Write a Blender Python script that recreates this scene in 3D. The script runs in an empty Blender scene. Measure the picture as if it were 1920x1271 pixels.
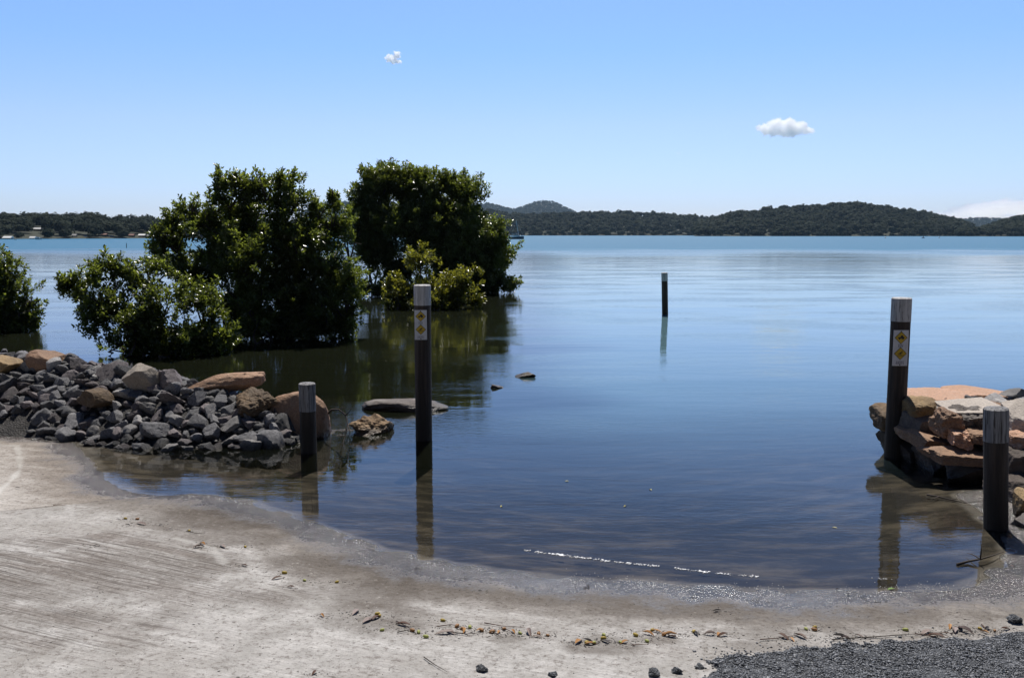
import bpy, math, random
import numpy as np
from mathutils import Vector, Matrix, Quaternion

random.seed(7)
RNG = np.random.default_rng(7)
S = bpy.context.scene
COL = S.collection
R = math.radians

# ------------------------------------------------------------------ camera
F, CX, CY, HOR = 1700.0, 960.0, 635.5, 438.0
PITCH = math.atan((CY - HOR) / F)
EYE = np.array([0.0, 0.0, 2.0])
cp, sp = math.cos(PITCH), math.sin(PITCH)


def ray(px, py):
    a, b = (px - CX) / F, -(py - CY) / F
    return np.array([a, cp + b * sp, -sp + b * cp])


def at_z(px, py, z=0.0):
    d = ray(px, py)
    return EYE + d * ((z - EYE[2]) / d[2])


def at_y(px, py, y):
    d = ray(px, py)
    return EYE + d * (y / d[1])


def project(P):
    P = np.asarray(P, float)
    q = P - EYE
    dep = q[..., 1] * cp - q[..., 2] * sp
    up = q[..., 1] * sp + q[..., 2] * cp
    return CX + F * q[..., 0] / dep, CY - F * up / dep


cam = bpy.data.cameras.new('camera')
cam.sensor_width = 36.0
cam.lens = F / 1920 * 36
cam.clip_start = 0.05
cam.clip_end = 60000
cam_o = bpy.data.objects.new('camera', cam)
COL.objects.link(cam_o)
cam_o.location = EYE
cam_o.rotation_euler = (R(90) - PITCH, 0, 0)
S.camera = cam_o

# ------------------------------------------------------------------ numpy noise


def _hash(i, j, k, seed):
    h = (i * 374761393 + j * 668265263 + k * 2147483647 + seed * 974711) & 0xFFFFFFFF
    h = ((h ^ (h >> 13)) * 1274126177) & 0xFFFFFFFF
    h = h ^ (h >> 16)
    return (h & 0xFFFF) / 65535.0


def vnoise(P, seed=0):
    P = np.asarray(P, float)
    I = np.floor(P).astype(np.int64)
    f = P - I
    f = f * f * (3 - 2 * f)
    out = np.zeros(P.shape[0])
    for dx in (0, 1):
        for dy in (0, 1):
            for dz in (0, 1):
                w = (f[:, 0] if dx else 1 - f[:, 0]) * (f[:, 1] if dy else 1 - f[:, 1]) * (f[:, 2] if dz else 1 - f[:, 2])
                out += w * _hash(I[:, 0] + dx, I[:, 1] + dy, I[:, 2] + dz, seed)
    return out * 2 - 1


def fbm(P, seed=0, octv=4, gain=0.5):
    P = np.asarray(P, float)
    a, s, o = 1.0, 1.0, np.zeros(P.shape[0])
    for k in range(octv):
        o += a * vnoise(P * s + 17.3 * k, seed + k)
        a *= gain
        s *= 2.03
    return o


def sstep(a, b, x):
    t = np.clip((x - a) / (b - a), 0, 1)
    return t * t * (3 - 2 * t)

# ------------------------------------------------------------------ node helper


class Mat:
    def __init__(self, name):
        self.m = bpy.data.materials.new(name)
        self.m.use_nodes = True
        self.t = self.m.node_tree
        self.t.nodes.clear()
        self.out = self.t.nodes.new('ShaderNodeOutputMaterial')

    def n(self, typ, ins=None, **attrs):
        nd = self.t.nodes.new('ShaderNode' + typ)
        for k, v in attrs.items():
            setattr(nd, k, v)
        for k, v in (ins or {}).items():
            self.set(nd, k, v)
        return nd

    def set(self, nd, k, v):
        s = nd.inputs[k]
        if isinstance(v, bpy.types.NodeSocket):
            self.t.links.new(v, s)
        elif isinstance(v, (tuple, list)) and s.type == 'RGBA' and len(v) == 3:
            s.default_value = (*v, 1)
        else:
            s.default_value = v

    def math(self, op, a, b=0.0, c=0.0, clamp=False):
        nd = self.n('Math', {0: a, 1: b, 2: c}, operation=op, use_clamp=clamp)
        return nd.outputs[0]

    def mix(self, f, a, b, blend='MIX'):
        nd = self.t.nodes.new('ShaderNodeMix')
        nd.data_type = 'RGBA'
        nd.blend_type = blend
        self.set(nd, 0, f)
        self.set(nd, 6, a)
        self.set(nd, 7, b)
        return nd.outputs[2]

    def ramp(self, f, lo, hi, a=0.0, b=1.0):
        nd = self.n('MapRange', {0: f, 1: lo, 2: hi, 3: a, 4: b}, interpolation_type='SMOOTHSTEP')
        return nd.outputs[0]

    def pos(self):
        return self.n('NewGeometry').outputs['Position']

    def obj(self):
        return self.n('TexCoord').outputs['Object']

    def mapping(self, v, loc=(0, 0, 0), rot=(0, 0, 0), sc=(1, 1, 1)):
        return self.n('Mapping', {0: v, 1: loc, 2: rot, 3: sc}).outputs[0]

    def noise(self, v, scale, detail=4, rough=0.55, dist=0.0):
        return self.n('TexNoise', {'Vector': v, 'Scale': scale, 'Detail': detail, 'Roughness': rough, 'Distortion': dist}).outputs[0]

    def attr(self, name):
        return self.n('Attribute', attribute_name=name).outputs['Fac']

    def bump(self, h, strength, dist, normal=None):
        nd = self.n('Bump', {'Height': h, 'Strength': strength, 'Distance': dist})
        if normal is not None:
            self.set(nd, 'Normal', normal)
        return nd.outputs[0]

    def surf(self, s):
        self.t.links.new(s, self.out.inputs[0])
        return self.m

    def pbr(self, color, rough=0.8, normal=None, **kw):
        nd = self.n('BsdfPrincipled', {'Base Color': color, 'Roughness': rough})
        if normal is not None:
            self.set(nd, 'Normal', normal)
        for k, v in kw.items():
            self.set(nd, k.replace('_', ' '), v)
        return nd.outputs[0]

# ------------------------------------------------------------------ object helpers


def mesh_np(name, V, faces, mat=None, smooth=False, attrs=None):
    """faces: (n,k) int array or list of tuples"""
    me = bpy.data.meshes.new(name)
    V = np.asarray(V, np.float32)
    if isinstance(faces, np.ndarray):
        n, k = faces.shape
        me.vertices.add(len(V))
        me.vertices.foreach_set('co', V.ravel())
        me.loops.add(n * k)
        me.loops.foreach_set('vertex_index', faces.astype(np.int32).ravel())
        me.polygons.add(n)
        me.polygons.foreach_set('loop_start', np.arange(0, n * k, k, dtype=np.int32))
        me.update(calc_edges=True)
    else:
        me.from_pydata([tuple(map(float, v)) for v in V], [], faces)
        me.update()
    if smooth:
        me.polygons.foreach_set('use_smooth', np.ones(len(me.polygons), bool))
    for k, a in (attrs or {}).items():
        at = me.attributes.new(k, 'FLOAT', 'POINT')
        at.data.foreach_set('value', np.asarray(a, np.float32))
    if mat is not None:
        me.materials.append(mat)
    me.validate()
    return me


def link(name, data, parent=None, loc=(0, 0, 0), rot=(0, 0, 0), scale=(1, 1, 1)):
    o = bpy.data.objects.new(name, data)
    COL.objects.link(o)
    o.location = [float(v) for v in loc]
    o.rotation_euler = rot
    o.scale = scale
    if parent is not None:
        o.parent = parent
    return o


def tag(o, label=None, cat=None, group=None, kind=None):
    for k, v in (('label', label), ('category', cat), ('group', group), ('kind', kind)):
        if v:
            o[k] = v
    return o


def empty(name, loc=(0, 0, 0), rot=(0, 0, 0)):
    return link(name, None, None, loc, rot)


def ico(sub):
    t = (1 + 5 ** 0.5) / 2
    v = [(-1, t, 0), (1, t, 0), (-1, -t, 0), (1, -t, 0), (0, -1, t), (0, 1, t), (0, -1, -t), (0, 1, -t), (t, 0, -1), (t, 0, 1), (-t, 0, -1), (-t, 0, 1)]
    f = [(0, 11, 5), (0, 5, 1), (0, 1, 7), (0, 7, 10), (0, 10, 11), (1, 5, 9), (5, 11, 4), (11, 10, 2), (10, 7, 6), (7, 1, 8), (3, 9, 4), (3, 4, 2), (3, 2, 6), (3, 6, 8), (3, 8, 9), (4, 9, 5), (2, 4, 11), (6, 2, 10), (8, 6, 7), (9, 8, 1)]
    v = [np.array(a) / np.linalg.norm(a) for a in v]
    for _ in range(sub):
        cache, nf = {}, []

        def mid(a, b):
            k = (min(a, b), max(a, b))
            if k not in cache:
                m = v[a] + v[b]
                v.append(m / np.linalg.norm(m))
                cache[k] = len(v) - 1
            return cache[k]
        for a, b, c in f:
            x, y, z = mid(a, b), mid(b, c), mid(c, a)
            nf += [(a, x, z), (b, y, x), (c, z, y), (x, y, z)]
        f = nf
    return np.array(v), np.array(f)


ICO = {k: ico(k) for k in (0, 1, 2, 3, 4, 5)}


class MB:
    """collects primitives into one mesh"""

    def __init__(self):
        self.v, self.f = [], []

    def add(self, V, Fs):
        b = len(self.v)
        self.v += [tuple(map(float, p)) for p in V]
        self.f += [tuple(int(i) + b for i in q) for q in Fs]

    def box(self, c, h, rot=None):
        V = np.array([(x, y, z) for x in (-1, 1) for y in (-1, 1) for z in (-1, 1)], float) * np.array(h)
        if rot is not None:
            V = V @ np.array(rot.to_matrix()).T
        self.add(V + np.array(c), [(0, 1, 3, 2), (4, 6, 7, 5), (0, 4, 5, 1), (2, 3, 7, 6), (0, 2, 6, 4), (1, 5, 7, 3)])

    def prism(self, pts, y0, y1):
        """polygon in xz, extruded in y"""
        n = len(pts)
        V = [(x, y0, z) for x, z in pts] + [(x, y1, z) for x, z in pts]
        Fs = [tuple(range(n)), tuple(range(2 * n - 1, n - 1, -1))]
        for i in range(n):
            j = (i + 1) % n
            Fs.append((i, i + n, j + n, j))
        self.add(V, Fs)

    def tube(self, pts, rad, sides=6):
        pts = [np.array(p, float) for p in pts]
        n = len(pts)
        rings = []
        up = np.array([0.13, 0.31, 0.94])
        for i, p in enumerate(pts):
            d = pts[min(i + 1, n - 1)] - pts[max(i - 1, 0)]
            d = d / (np.linalg.norm(d) + 1e-9)
            a = np.cross(d, up)
            if np.linalg.norm(a) < 1e-3:
                a = np.cross(d, np.array([1.0, 0, 0]))
            a /= np.linalg.norm(a)
            b = np.cross(d, a)
            r = rad[i] if hasattr(rad, '__len__') else rad
            rings.append([p + r * (math.cos(t) * a + math.sin(t) * b) for t in [2 * math.pi * k / sides for k in range(sides)]])
        V = [q for ring in rings for q in ring]
        Fs = []
        for i in range(n - 1):
            for k in range(sides):
                k2 = (k + 1) % sides
                Fs.append((i * sides + k, i * sides + k2, (i + 1) * sides + k2, (i + 1) * sides + k))
        Fs.append(tuple(range(sides - 1, -1, -1)))
        Fs.append(tuple((n - 1) * sides + k for k in range(sides)))
        self.add(V, Fs)

    def build(self, name, mat, parent=None, loc=(0, 0, 0), rot=(0, 0, 0), smooth=False):
        me = mesh_np(name, np.array(self.v), self.f, mat, smooth)
        return link(name, me, parent, loc, rot)

# ------------------------------------------------------------------ light and sky


EL, AZ = R(61), R(6)
sunv = Vector((math.sin(AZ) * math.cos(EL), math.cos(AZ) * math.cos(EL), math.sin(EL)))
sd = bpy.data.lights.new('sun', 'SUN')
sd.energy = 5.0
sd.angle = R(0.53)
sd.color = (1.0, 0.955, 0.89)
so = link('sun', sd)
so.rotation_euler = sunv.to_track_quat('Z', 'Y').to_euler()

W = bpy.data.worlds.new('World')
S.world = W
W.use_nodes = True
nt = W.node_tree
nt.nodes.clear()
wo = nt.nodes.new('ShaderNodeOutputWorld')
bg = nt.nodes.new('ShaderNodeBackground')
sky = nt.nodes.new('ShaderNodeTexSky')
sky.sky_type = 'NISHITA'
sky.sun_disc = False
sky.sun_elevation = EL
sky.sun_rotation = AZ
sky.altitude = 0
sky.air_density = 1.0
sky.dust_density = 0.3
sky.ozone_density = 2.0
tc = nt.nodes.new('ShaderNodeTexCoord')
sx = nt.nodes.new('ShaderNodeSeparateXYZ')
nt.links.new(tc.outputs['Generated'], sx.inputs[0])
cr = nt.nodes.new('ShaderNodeValToRGB')
nt.links.new(sx.outputs[2], cr.inputs[0])
SKYTINT = [(0.0, (0.76, 0.84, 1.25)), (0.049, (0.75, 0.855, 1.25)), (0.114, (0.83, 0.89, 1.25)), (0.193, (0.75, 0.92, 1.25)), (0.255, (0.80, 0.945, 1.25)), (0.31, (0.50, 0.62, 0.86)), (0.40, (0.36, 0.46, 0.66)), (0.6, (0.31, 0.40, 0.57)), (1.0, (0.25, 0.33, 0.48))]
SKYTINT = [(p, tuple(v * 0.8 for v in c)) for p, c in SKYTINT]
el = cr.color_ramp.elements
el[0].position, el[0].color = SKYTINT[0][0], (*SKYTINT[0][1], 1)
el[1].position, el[1].color = SKYTINT[-1][0], (*SKYTINT[-1][1], 1)
for p_, c_ in SKYTINT[1:-1]:
    e = el.new(p_)
    e.color = (*c_, 1)
mul = nt.nodes.new('ShaderNodeMix')
mul.data_type = 'RGBA'
mul.blend_type = 'MULTIPLY'
mul.inputs[0].default_value = 1.0
nt.links.new(sky.outputs[0], mul.inputs[6])
nt.links.new(cr.outputs[0], mul.inputs[7])
mr = nt.nodes.new('ShaderNodeMapRange')
for k_, v_ in ((1, -0.5), (2, 0.7), (3, 0.27), (4, 1.0)):
    mr.inputs[k_].default_value = v_
nt.links.new(sx.outputs[1], mr.inputs[0])
mul2 = nt.nodes.new('ShaderNodeMix')
mul2.data_type = 'RGBA'
mul2.blend_type = 'MULTIPLY'
mul2.inputs[0].default_value = 1.0
nt.links.new(mul.outputs[2], mul2.inputs[6])
nt.links.new(mr.outputs[0], mul2.inputs[7])
nt.links.new(mul2.outputs[2], bg.inputs[0])
bg.inputs[1].default_value = 0.15
nt.links.new(bg.outputs[0], wo.inputs[0])

S.view_settings.view_transform = 'Standard'
S.view_settings.look = 'None'
S.view_settings.exposure = 0.0
S.view_settings.gamma = 1.0
cy = S.cycles
cy.use_denoising = True
cy.max_bounces = 24
cy.diffuse_bounces = 3
cy.glossy_bounces = 4
cy.transmission_bounces = 6
cy.transparent_max_bounces = 12
cy.volume_bounces = 24
cy.sample_clamp_indirect = 4.0
cy.caustics_reflective = False
cy.caustics_refractive = False

# ------------------------------------------------------------------ materials


def rock_mat(name, c1, c2, c3, wet=True, rough=0.75, scale=6, bump=0.5, vary=(1.0, 0.5)):
    M = Mat(name)
    o = M.obj()
    rnd = M.n('ObjectInfo').outputs['Random']
    v = M.n('VectorMath', {0: o, 1: M.n('CombineXYZ', {0: M.math('MULTIPLY', rnd, 37.0), 1: M.math('MULTIPLY', rnd, 91.0), 2: 0.0}).outputs[0]}, operation='ADD').outputs[0]
    n1 = M.noise(v, scale, 6, 0.6)
    n2 = M.noise(v, scale * 4.5, 5, 0.65)
    n3 = M.noise(v, scale * 22, 3, 0.6)
    c = M.mix(M.ramp(n1, 0.35, 0.65), c1, c2)
    c = M.mix(M.ramp(n2, 0.52, 0.75, 0, 0.7), c, c3)
    c = M.mix(M.ramp(n3, 0.35, 0.7, 0.35, 0.0), c, (0.03, 0.03, 0.03))
    hv = M.n('HueSaturation', {'Value': M.math('MULTIPLY_ADD', rnd, *vary), 'Saturation': 1.0, 'Color': c})
    c = hv.outputs[0]
    ro = rough
    if wet:
        z = M.n('SeparateXYZ', {0: M.pos()}).outputs[2]
        zz = M.math('MULTIPLY_ADD', M.noise(M.pos(), 6, 3), 0.10, z)
        w = M.ramp(zz, 0.07, 0.15, 1.0, 0.0)
        c = M.mix(w, c, M.mix(0.75, c, (0.012, 0.011, 0.010)))
        ro = M.math('MULTIPLY_ADD', w, -0.45, rough)
    h = M.math('MULTIPLY_ADD', n2, 0.6, M.math('MULTIPLY', n3, 0.25))
    nm = M.bump(h, bump, 0.06)
    return M.surf(M.pbr(c, ro, nm, Specular_IOR_Level=0.35))


M_basalt = rock_mat('basalt', (0.115, 0.113, 0.119), (0.25, 0.245, 0.25), (0.40, 0.39, 0.38))
M_purple = rock_mat('purple_basalt', (0.13, 0.11, 0.113), (0.26, 0.225, 0.225), (0.40, 0.355, 0.34))
M_pale = rock_mat('pale_basalt', (0.26, 0.25, 0.245), (0.44, 0.42, 0.40), (0.22, 0.20, 0.19))
M_brown = rock_mat('brown_rock', (0.20, 0.125, 0.06), (0.12, 0.08, 0.045), (0.32, 0.24, 0.15), scale=5, vary=(0.3, 0.85))
M_sand = rock_mat('sandstone', (0.42, 0.25, 0.15), (0.33, 0.20, 0.125), (0.50, 0.36, 0.24), scale=3, vary=(0.3, 0.85))
M_orange = rock_mat('orange_sandstone', (0.64, 0.375, 0.245), (0.56, 0.33, 0.21), (0.62, 0.45, 0.33), scale=3, vary=(0.3, 0.85))
M_tan = rock_mat('tan_sandstone', (0.42, 0.28, 0.13), (0.26, 0.17, 0.08), (0.5, 0.38, 0.22), scale=4, vary=(0.3, 0.85))
M_brown2 = rock_mat('tawny_rock', (0.46, 0.31, 0.17), (0.30, 0.19, 0.10), (0.55, 0.42, 0.28), scale=5, vary=(0.3, 0.85))
M_beige = rock_mat('beige_rock', (0.34, 0.29, 0.23), (0.26, 0.22, 0.18), (0.40, 0.35, 0.29), scale=4, vary=(0.3, 0.85))
M_white = rock_mat('pale_sandstone', (0.56, 0.49, 0.42), (0.48, 0.42, 0.36), (0.40, 0.33, 0.27), scale=3, vary=(0.3, 0.85))
M_shaded = rock_mat('shaded_wall_rock', (0.075, 0.055, 0.042), (0.13, 0.10, 0.08), (0.05, 0.04, 0.035), scale=4)  # the wall's deep shade painted into a darker rock colour
M_greyrock = rock_mat('grey_sandstone', (0.14, 0.115, 0.10), (0.24, 0.21, 0.185), (0.08, 0.065, 0.06), scale=4, vary=(0.3, 0.85))


def gravel_mat(name, a, b, c, vs=70.0):
    M = Mat(name)
    p = M.pos()
    n1 = M.noise(p, 3, 4)
    n2 = M.noise(p, 45, 4, 0.7)
    vo = M.n('TexVoronoi', {'Vector': p, 'Scale': vs})
    col = M.mix(M.ramp(n2, 0.35, 0.7), a, b)
    col = M.mix(M.ramp(vo.outputs['Color'], 0.55, 0.95, 0, 0.8), col, c)
    col = M.mix(M.ramp(n1, 0.4, 0.7, 0, 0.4), col, b)
    nm = M.bump(M.math('ADD', vo.outputs[0], n2), 0.9, 0.012)
    return M.surf(M.pbr(col, 0.85, nm))


M_bank = gravel_mat('dark_gravel', (0.022, 0.020, 0.019), (0.05, 0.045, 0.041), (0.10, 0.093, 0.09))
M_asph = gravel_mat('bitumen_gravel', (0.035, 0.037, 0.041), (0.085, 0.09, 0.097), (0.30, 0.31, 0.325), 120.0)

# ------------------------------------------------------------------ ground: ramp heightfield
WL_PX = [(60, 815), (150, 826), (182, 858), (212, 893), (255, 917), (330, 926), (400, 930), (470, 942), (560, 970), (640, 1001), (720, 1031), (800, 1047),
         (880, 1061), (1000, 1078), (1150, 1090), (1300, 1099), (1450, 1107), (1600, 1109), (1720, 1105), (1800, 1097), (1850, 1081), (1884, 1050),
         (1896, 1020), (1880, 995), (1840, 967), (1803, 941), (1798, 926), (1850, 908)]
WLW = np.array([[-900.0, 9.2], [-8.0, 9.3]] + [list(at_z(x, y)[:2]) for x, y in WL_PX] + [[4.5, 7.5], [7.0, 8.4], [16.0, 9.0], [900.0, 9.0]])


def polydist(P, L):
    d = np.full(len(P), 1e9)
    for a, b in zip(L[:-1], L[1:]):
        ab = b - a
        t = np.clip(((P - a) @ ab) / (ab @ ab), 0, 1)
        q = P - (a + t[:, None] * ab)
        d = np.minimum(d, np.hypot(q[:, 0], q[:, 1]))
    return d


def inpoly(P, poly):
    c = np.zeros(len(P), bool)
    x, y = P[:, 0], P[:, 1]
    n = len(poly)
    for i in range(n):
        x1, y1 = poly[i]
        x2, y2 = poly[(i + 1) % n]
        if y1 == y2:
            continue
        m = ((y1 > y) != (y2 > y)) & (x < (x2 - x1) * (y - y1) / (y2 - y1) + x1)
        c ^= m
    return c


WATERPOLY = np.vstack([WLW, [[900, 900], [-900, 900]]])


def ramp_h(P):
    d = polydist(P, WLW)
    # soften the kinks of the traced line
    w = inpoly(P, WATERPOLY)
    P3 = np.c_[P * 1.6, np.zeros(len(P))]
    n = fbm(P3, 3, 3)
    e = d / (d + 0.07)
    land = 0.091 * d * e + 0.0045 * n * np.minimum(1, d * 4)
    dd = np.minimum(d, 22)
    wat = -(0.122 * dd * e + 0.0045 * n * np.minimum(1, d * 4))
    wat = np.maximum(wat, -1.9 + 0.1 * n)
    h = np.where(w, wat, land)
    h = np.where((~w) & (P[:, 1] > 3), h, np.where(w, h, np.minimum(h, 0.62)))
    return h + 0.0022 * vnoise(np.c_[P * 9, np.zeros(len(P))], 5)


def grid_mesh(xs, ys):
    X, Y = np.meshgrid(xs, ys)
    P = np.c_[X.ravel(), Y.ravel()]
    nx, ny = len(xs), len(ys)
    i = np.arange(nx * ny).reshape(ny, nx)
    Fc = np.stack([i[:-1, :-1], i[:-1, 1:], i[1:, 1:], i[1:, :-1]], -1).reshape(-1, 4)
    return P, Fc


xs = np.concatenate([np.arange(-60, -16, 4), np.arange(-16, -4.6, 0.3), np.arange(-4.6, 4.6, 0.016), np.arange(4.6, 16, 0.3), np.arange(16, 61, 4)])
ys = np.concatenate([np.arange(-12, 2.6, 0.35), np.arange(2.6, 9.4, 0.016), np.arange(9.4, 14, 0.1), np.arange(14, 60, 1.5)])
GP, GF = grid_mesh(xs, ys)
GZ = ramp_h(GP)
GV = np.c_[GP, GZ]
gpx, gpy = project(np.c_[GP[:, 0], np.maximum(GP[:, 1], 2.0), GZ])
nA = fbm(np.c_[GP * 2.2, np.zeros(len(GP))], 21, 4)
nB = fbm(np.c_[GP * 7.0, np.zeros(len(GP))], 31, 4)


def wpoly(pts, z=0.05):
    return np.array([at_z(x, y, z)[:2] for x, y in pts])


def blob(lst, soft=1.0):
    """stains and painted shade: ellipses (px centre, half sizes, weight) laid on the slab"""
    o = np.zeros(len(GP))
    for x, y, rx, ry, w in lst:
        c = at_z(x, y, 0.07)
        ex = rx / F * c[1]
        y1, y2 = at_z(x, y - ry, 0.07)[1], at_z(x, y + ry, 0.07)[1]
        ey = abs(y1 - y2) / 2
        q = np.hypot((GP[:, 0] - c[0]) / ex, (GP[:, 1] - (y1 + y2) / 2) / ey) + 0.35 * nA + 0.22 * nB
        o = np.maximum(o, w * (1 - sstep(0.45, 1.2, q)))
    return o


stain_shade = blob([(1890, 1010, 110, 90, 1.0), (1850, 960, 70, 40, 1.0), (500, 962, 230, 46, 1.0), (700, 1110, 150, 90, 1.0), (620, 1050, 170, 46, 0.9), (800, 1095, 170, 46, 0.8), (430, 1000, 160, 24, .7), (980, 1105, 260, 26, .7), (1300, 1130, 280, 22, .7), (90, 1130, 200, 36, .5), (60, 880, 70, 26, .35), (520, 1130, 130, 30, .5), (740, 1178, 75, 16, 1.0),  # opening pair: wall shade on the wet ramp, painted dark
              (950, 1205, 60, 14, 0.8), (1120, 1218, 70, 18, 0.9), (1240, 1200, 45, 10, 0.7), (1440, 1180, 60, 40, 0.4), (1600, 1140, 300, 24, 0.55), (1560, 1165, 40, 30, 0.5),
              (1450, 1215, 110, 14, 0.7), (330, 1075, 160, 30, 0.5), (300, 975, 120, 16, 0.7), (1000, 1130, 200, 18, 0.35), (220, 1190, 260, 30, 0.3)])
broom = blob([(120, 1090, 420, 90, 1.0), (100, 1220, 380, 60, 0.8), (420, 1120, 220, 40, 0.8), (330, 1050, 200, 26, 0.6)])
UPPER = wpoly([(-400, 990), (0, 966), (130, 945), (250, 922), (330, 915), (430, 893), (560, 860), (560, 700), (-400, 700)])
upper = inpoly(GP, UPPER).astype(float)
joint = 1 - sstep(0.003, 0.018, polydist(GP, UPPER[1:7]) + 0.010 * nB)
crk = wpoly([(-30, 960), (0, 922), (22, 902), (38, 878), (36, 850), (30, 832)])
lime = 1 - sstep(0.006, 0.035, polydist(GP, crk) + 0.015 * nB)
lime = np.maximum(lime, 0.5 * (1 - sstep(0.004, 0.03, polydist(GP, wpoly([(330, 1018), (400, 1035), (420, 1062)])) + 0.02 * nB)))
lime = np.maximum(lime, 0.35 * (1 - sstep(0.004, 0.03, polydist(GP, wpoly([(480, 1105), (560, 1130), (600, 1160), (560, 1180)])) + 0.02 * nB)))
GZ = GZ - 0.006 * joint - 0.004 * upper
GV[:, 2] = GZ


def concrete():
    M = Mat('ramp_concrete')
    p = M.pos()
    z = M.n('SeparateXYZ', {0: p}).outputs[2]
    a_st, a_br, a_j, a_l, a_u, a_sd = (M.attr(k) for k in ('stain_shade', 'broom', 'joint', 'lime', 'upper', 'sd'))
    big = M.noise(p, 1.1, 5, 0.6)
    mid = M.noise(p, 5.5, 6, 0.65)
    fine = M.noise(p, 48, 5, 0.7)
    grit = M.noise(p, 190, 2, 0.6)
    bv = M.mapping(p, rot=(0, 0, R(20.5)), sc=(1.0, 1.0, 1.0))
    bl = M.noise(M.mapping(bv, sc=(1.8, 75, 1)), 1.0, 4, 0.7)
    bl2 = M.noise(M.mapping(bv, sc=(0.7, 9, 1)), 1.0, 4, 0.65)
    c = M.mix(M.ramp(mid, 0.35, 0.68), (0.40, 0.38, 0.354), (0.65, 0.627, 0.597))
    c = M.mix(M.ramp(big, 0.42, 0.66, 0.0, 0.45), c, (0.33, 0.30, 0.265))
    # broom lines and grime caught in them
    a_br = M.math('MAXIMUM', a_br, M.math('MULTIPLY', M.math('SUBTRACT', 1.0, a_u), M.ramp(mid, 0.40, 0.62, 0.0, 0.42)))
    bm = M.math('MULTIPLY', a_br, M.ramp(big, 0.3, 0.55, 0.55, 1.0))
    lines = M.math('MULTIPLY', bm, M.ramp(bl, 0.52, 0.40))
    c = M.mix(M.math('MULTIPLY', bm, M.ramp(bl2, 0.62, 0.40, 0.05, 0.62)), c, (0.20, 0.165, 0.14))
    c = M.mix(M.math('MULTIPLY', lines, 0.78), c, (0.09, 0.075, 0.065))
    # stains, plus the wall's shade painted in by the bollard
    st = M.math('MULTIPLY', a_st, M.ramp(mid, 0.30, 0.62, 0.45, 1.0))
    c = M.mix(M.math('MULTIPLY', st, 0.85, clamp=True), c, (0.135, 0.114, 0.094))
    # smoother, cleaner upper slab
    cu = M.mix(M.ramp(M.noise(M.mapping(p, sc=(0.6, 3, 1)), 3, 5, 0.6), 0.35, 0.7), (0.43, 0.385, 0.34), (0.60, 0.555, 0.505))
    c = M.mix(M.math('MULTIPLY', a_u, 0.75), c, cu)
    # worn surface: exposed aggregate, pores, grime specks
    sp = M.noise(p, 30, 6, 0.78)
    sp2 = M.noise(M.mapping(p, loc=(7, 3, 1)), 62, 3, 0.7)
    c = M.mix(M.ramp(sp, 0.50, 0.66, 0, 0.70), c, (0.15, 0.125, 0.105))
    c = M.mix(M.ramp(sp, 0.44, 0.30, 0, 0.55), c, (0.70, 0.66, 0.61))
    c = M.mix(M.ramp(sp2, 0.58, 0.70, 0, 0.6), c, (0.085, 0.072, 0.062))
    c = M.mix(M.ramp(M.noise(M.mapping(p, loc=(1, 9, 4)), 14, 5, 0.7), 0.60, 0.74, 0, 0.7), c, (0.11, 0.09, 0.075))
    c = M.mix(M.math('MULTIPLY', a_l, 0.8), c, (0.66, 0.64, 0.60))
    c = M.mix(M.math('MULTIPLY', a_j, 0.85), c, (0.045, 0.038, 0.032))
    # tide zone: soaked concrete, then a drying brown fringe
    zn = M.math('MULTIPLY_ADD', M.math('SUBTRACT', mid, 0.5), 0.045, z)
    zn = M.math('MULTIPLY_ADD', M.math('SUBTRACT', big, 0.5), 0.045, zn)
    zn = M.math('MULTIPLY_ADD', M.math('SUBTRACT', fine, 0.5), 0.035, zn)
    wet = M.ramp(zn, 0.010, 0.036, 1.0, 0.0)
    damp = M.ramp(zn, 0.025, 0.075, 1.0, 0.0)
    c = M.mix(M.math('MULTIPLY', damp, 0.75), c, M.mix(1.0, c, (0.43, 0.385, 0.34), 'MULTIPLY'))
    c = M.mix(M.math('MULTIPLY', wet, 0.85), c, M.mix(1.0, c, (0.23, 0.215, 0.22), 'MULTIPLY'))
    # below the water: silt with pale scoured streaks
    uw = M.ramp(z, 0.010, -0.007)
    sv = M.noise(M.mapping(p, rot=(0, 0, R(-30)), sc=(1.3, 3.0, 1)), 1.5, 6, 0.70, 0.25)
    silt = M.mix(M.ramp(sv, 0.42, 0.70), (0.028, 0.026, 0.023), (0.125, 0.110, 0.088))
    silt = M.mix(M.ramp(fine, 0.55, 0.72, 0, 0.5), silt, (0.03, 0.027, 0.024))
    c = M.mix(uw, c, silt)
    wet = M.math('MULTIPLY', wet, M.ramp(z, -0.006, 0.001))      # no air-water gloss once submerged
    ro = M.math('MULTIPLY_ADD', wet, -0.73, 0.9)
    h = M.math('ADD', M.math('MULTIPLY', fine, 0.7), M.math('MULTIPLY', grit, 0.35))
    h = M.math('ADD', h, M.math('MULTIPLY', M.math('MULTIPLY', bl, a_br), 0.6))
    nm = M.bump(M.math('ADD', h, sp), M.math('MULTIPLY_ADD', wet, -0.6, 0.9), 0.012)
    nm = M.bump(M.noise(p, 65, 2, 0.6), M.math('MULTIPLY', wet, 1.0), 0.0125, nm)
    return M.surf(M.pbr(c, ro, nm, Specular_IOR_Level=M.math('MULTIPLY_ADD', wet, 0.7, 0.12)))


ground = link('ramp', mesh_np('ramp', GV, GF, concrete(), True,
              {'stain_shade': stain_shade, 'broom': broom, 'joint': joint, 'lime': lime, 'upper': upper, 'sd': GZ}))
tag(ground, 'worn pale concrete boat ramp running down into the water', kind='structure')


def gz(x, y):
    return float(ramp_h(np.array([[x, y]]))[0])


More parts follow.
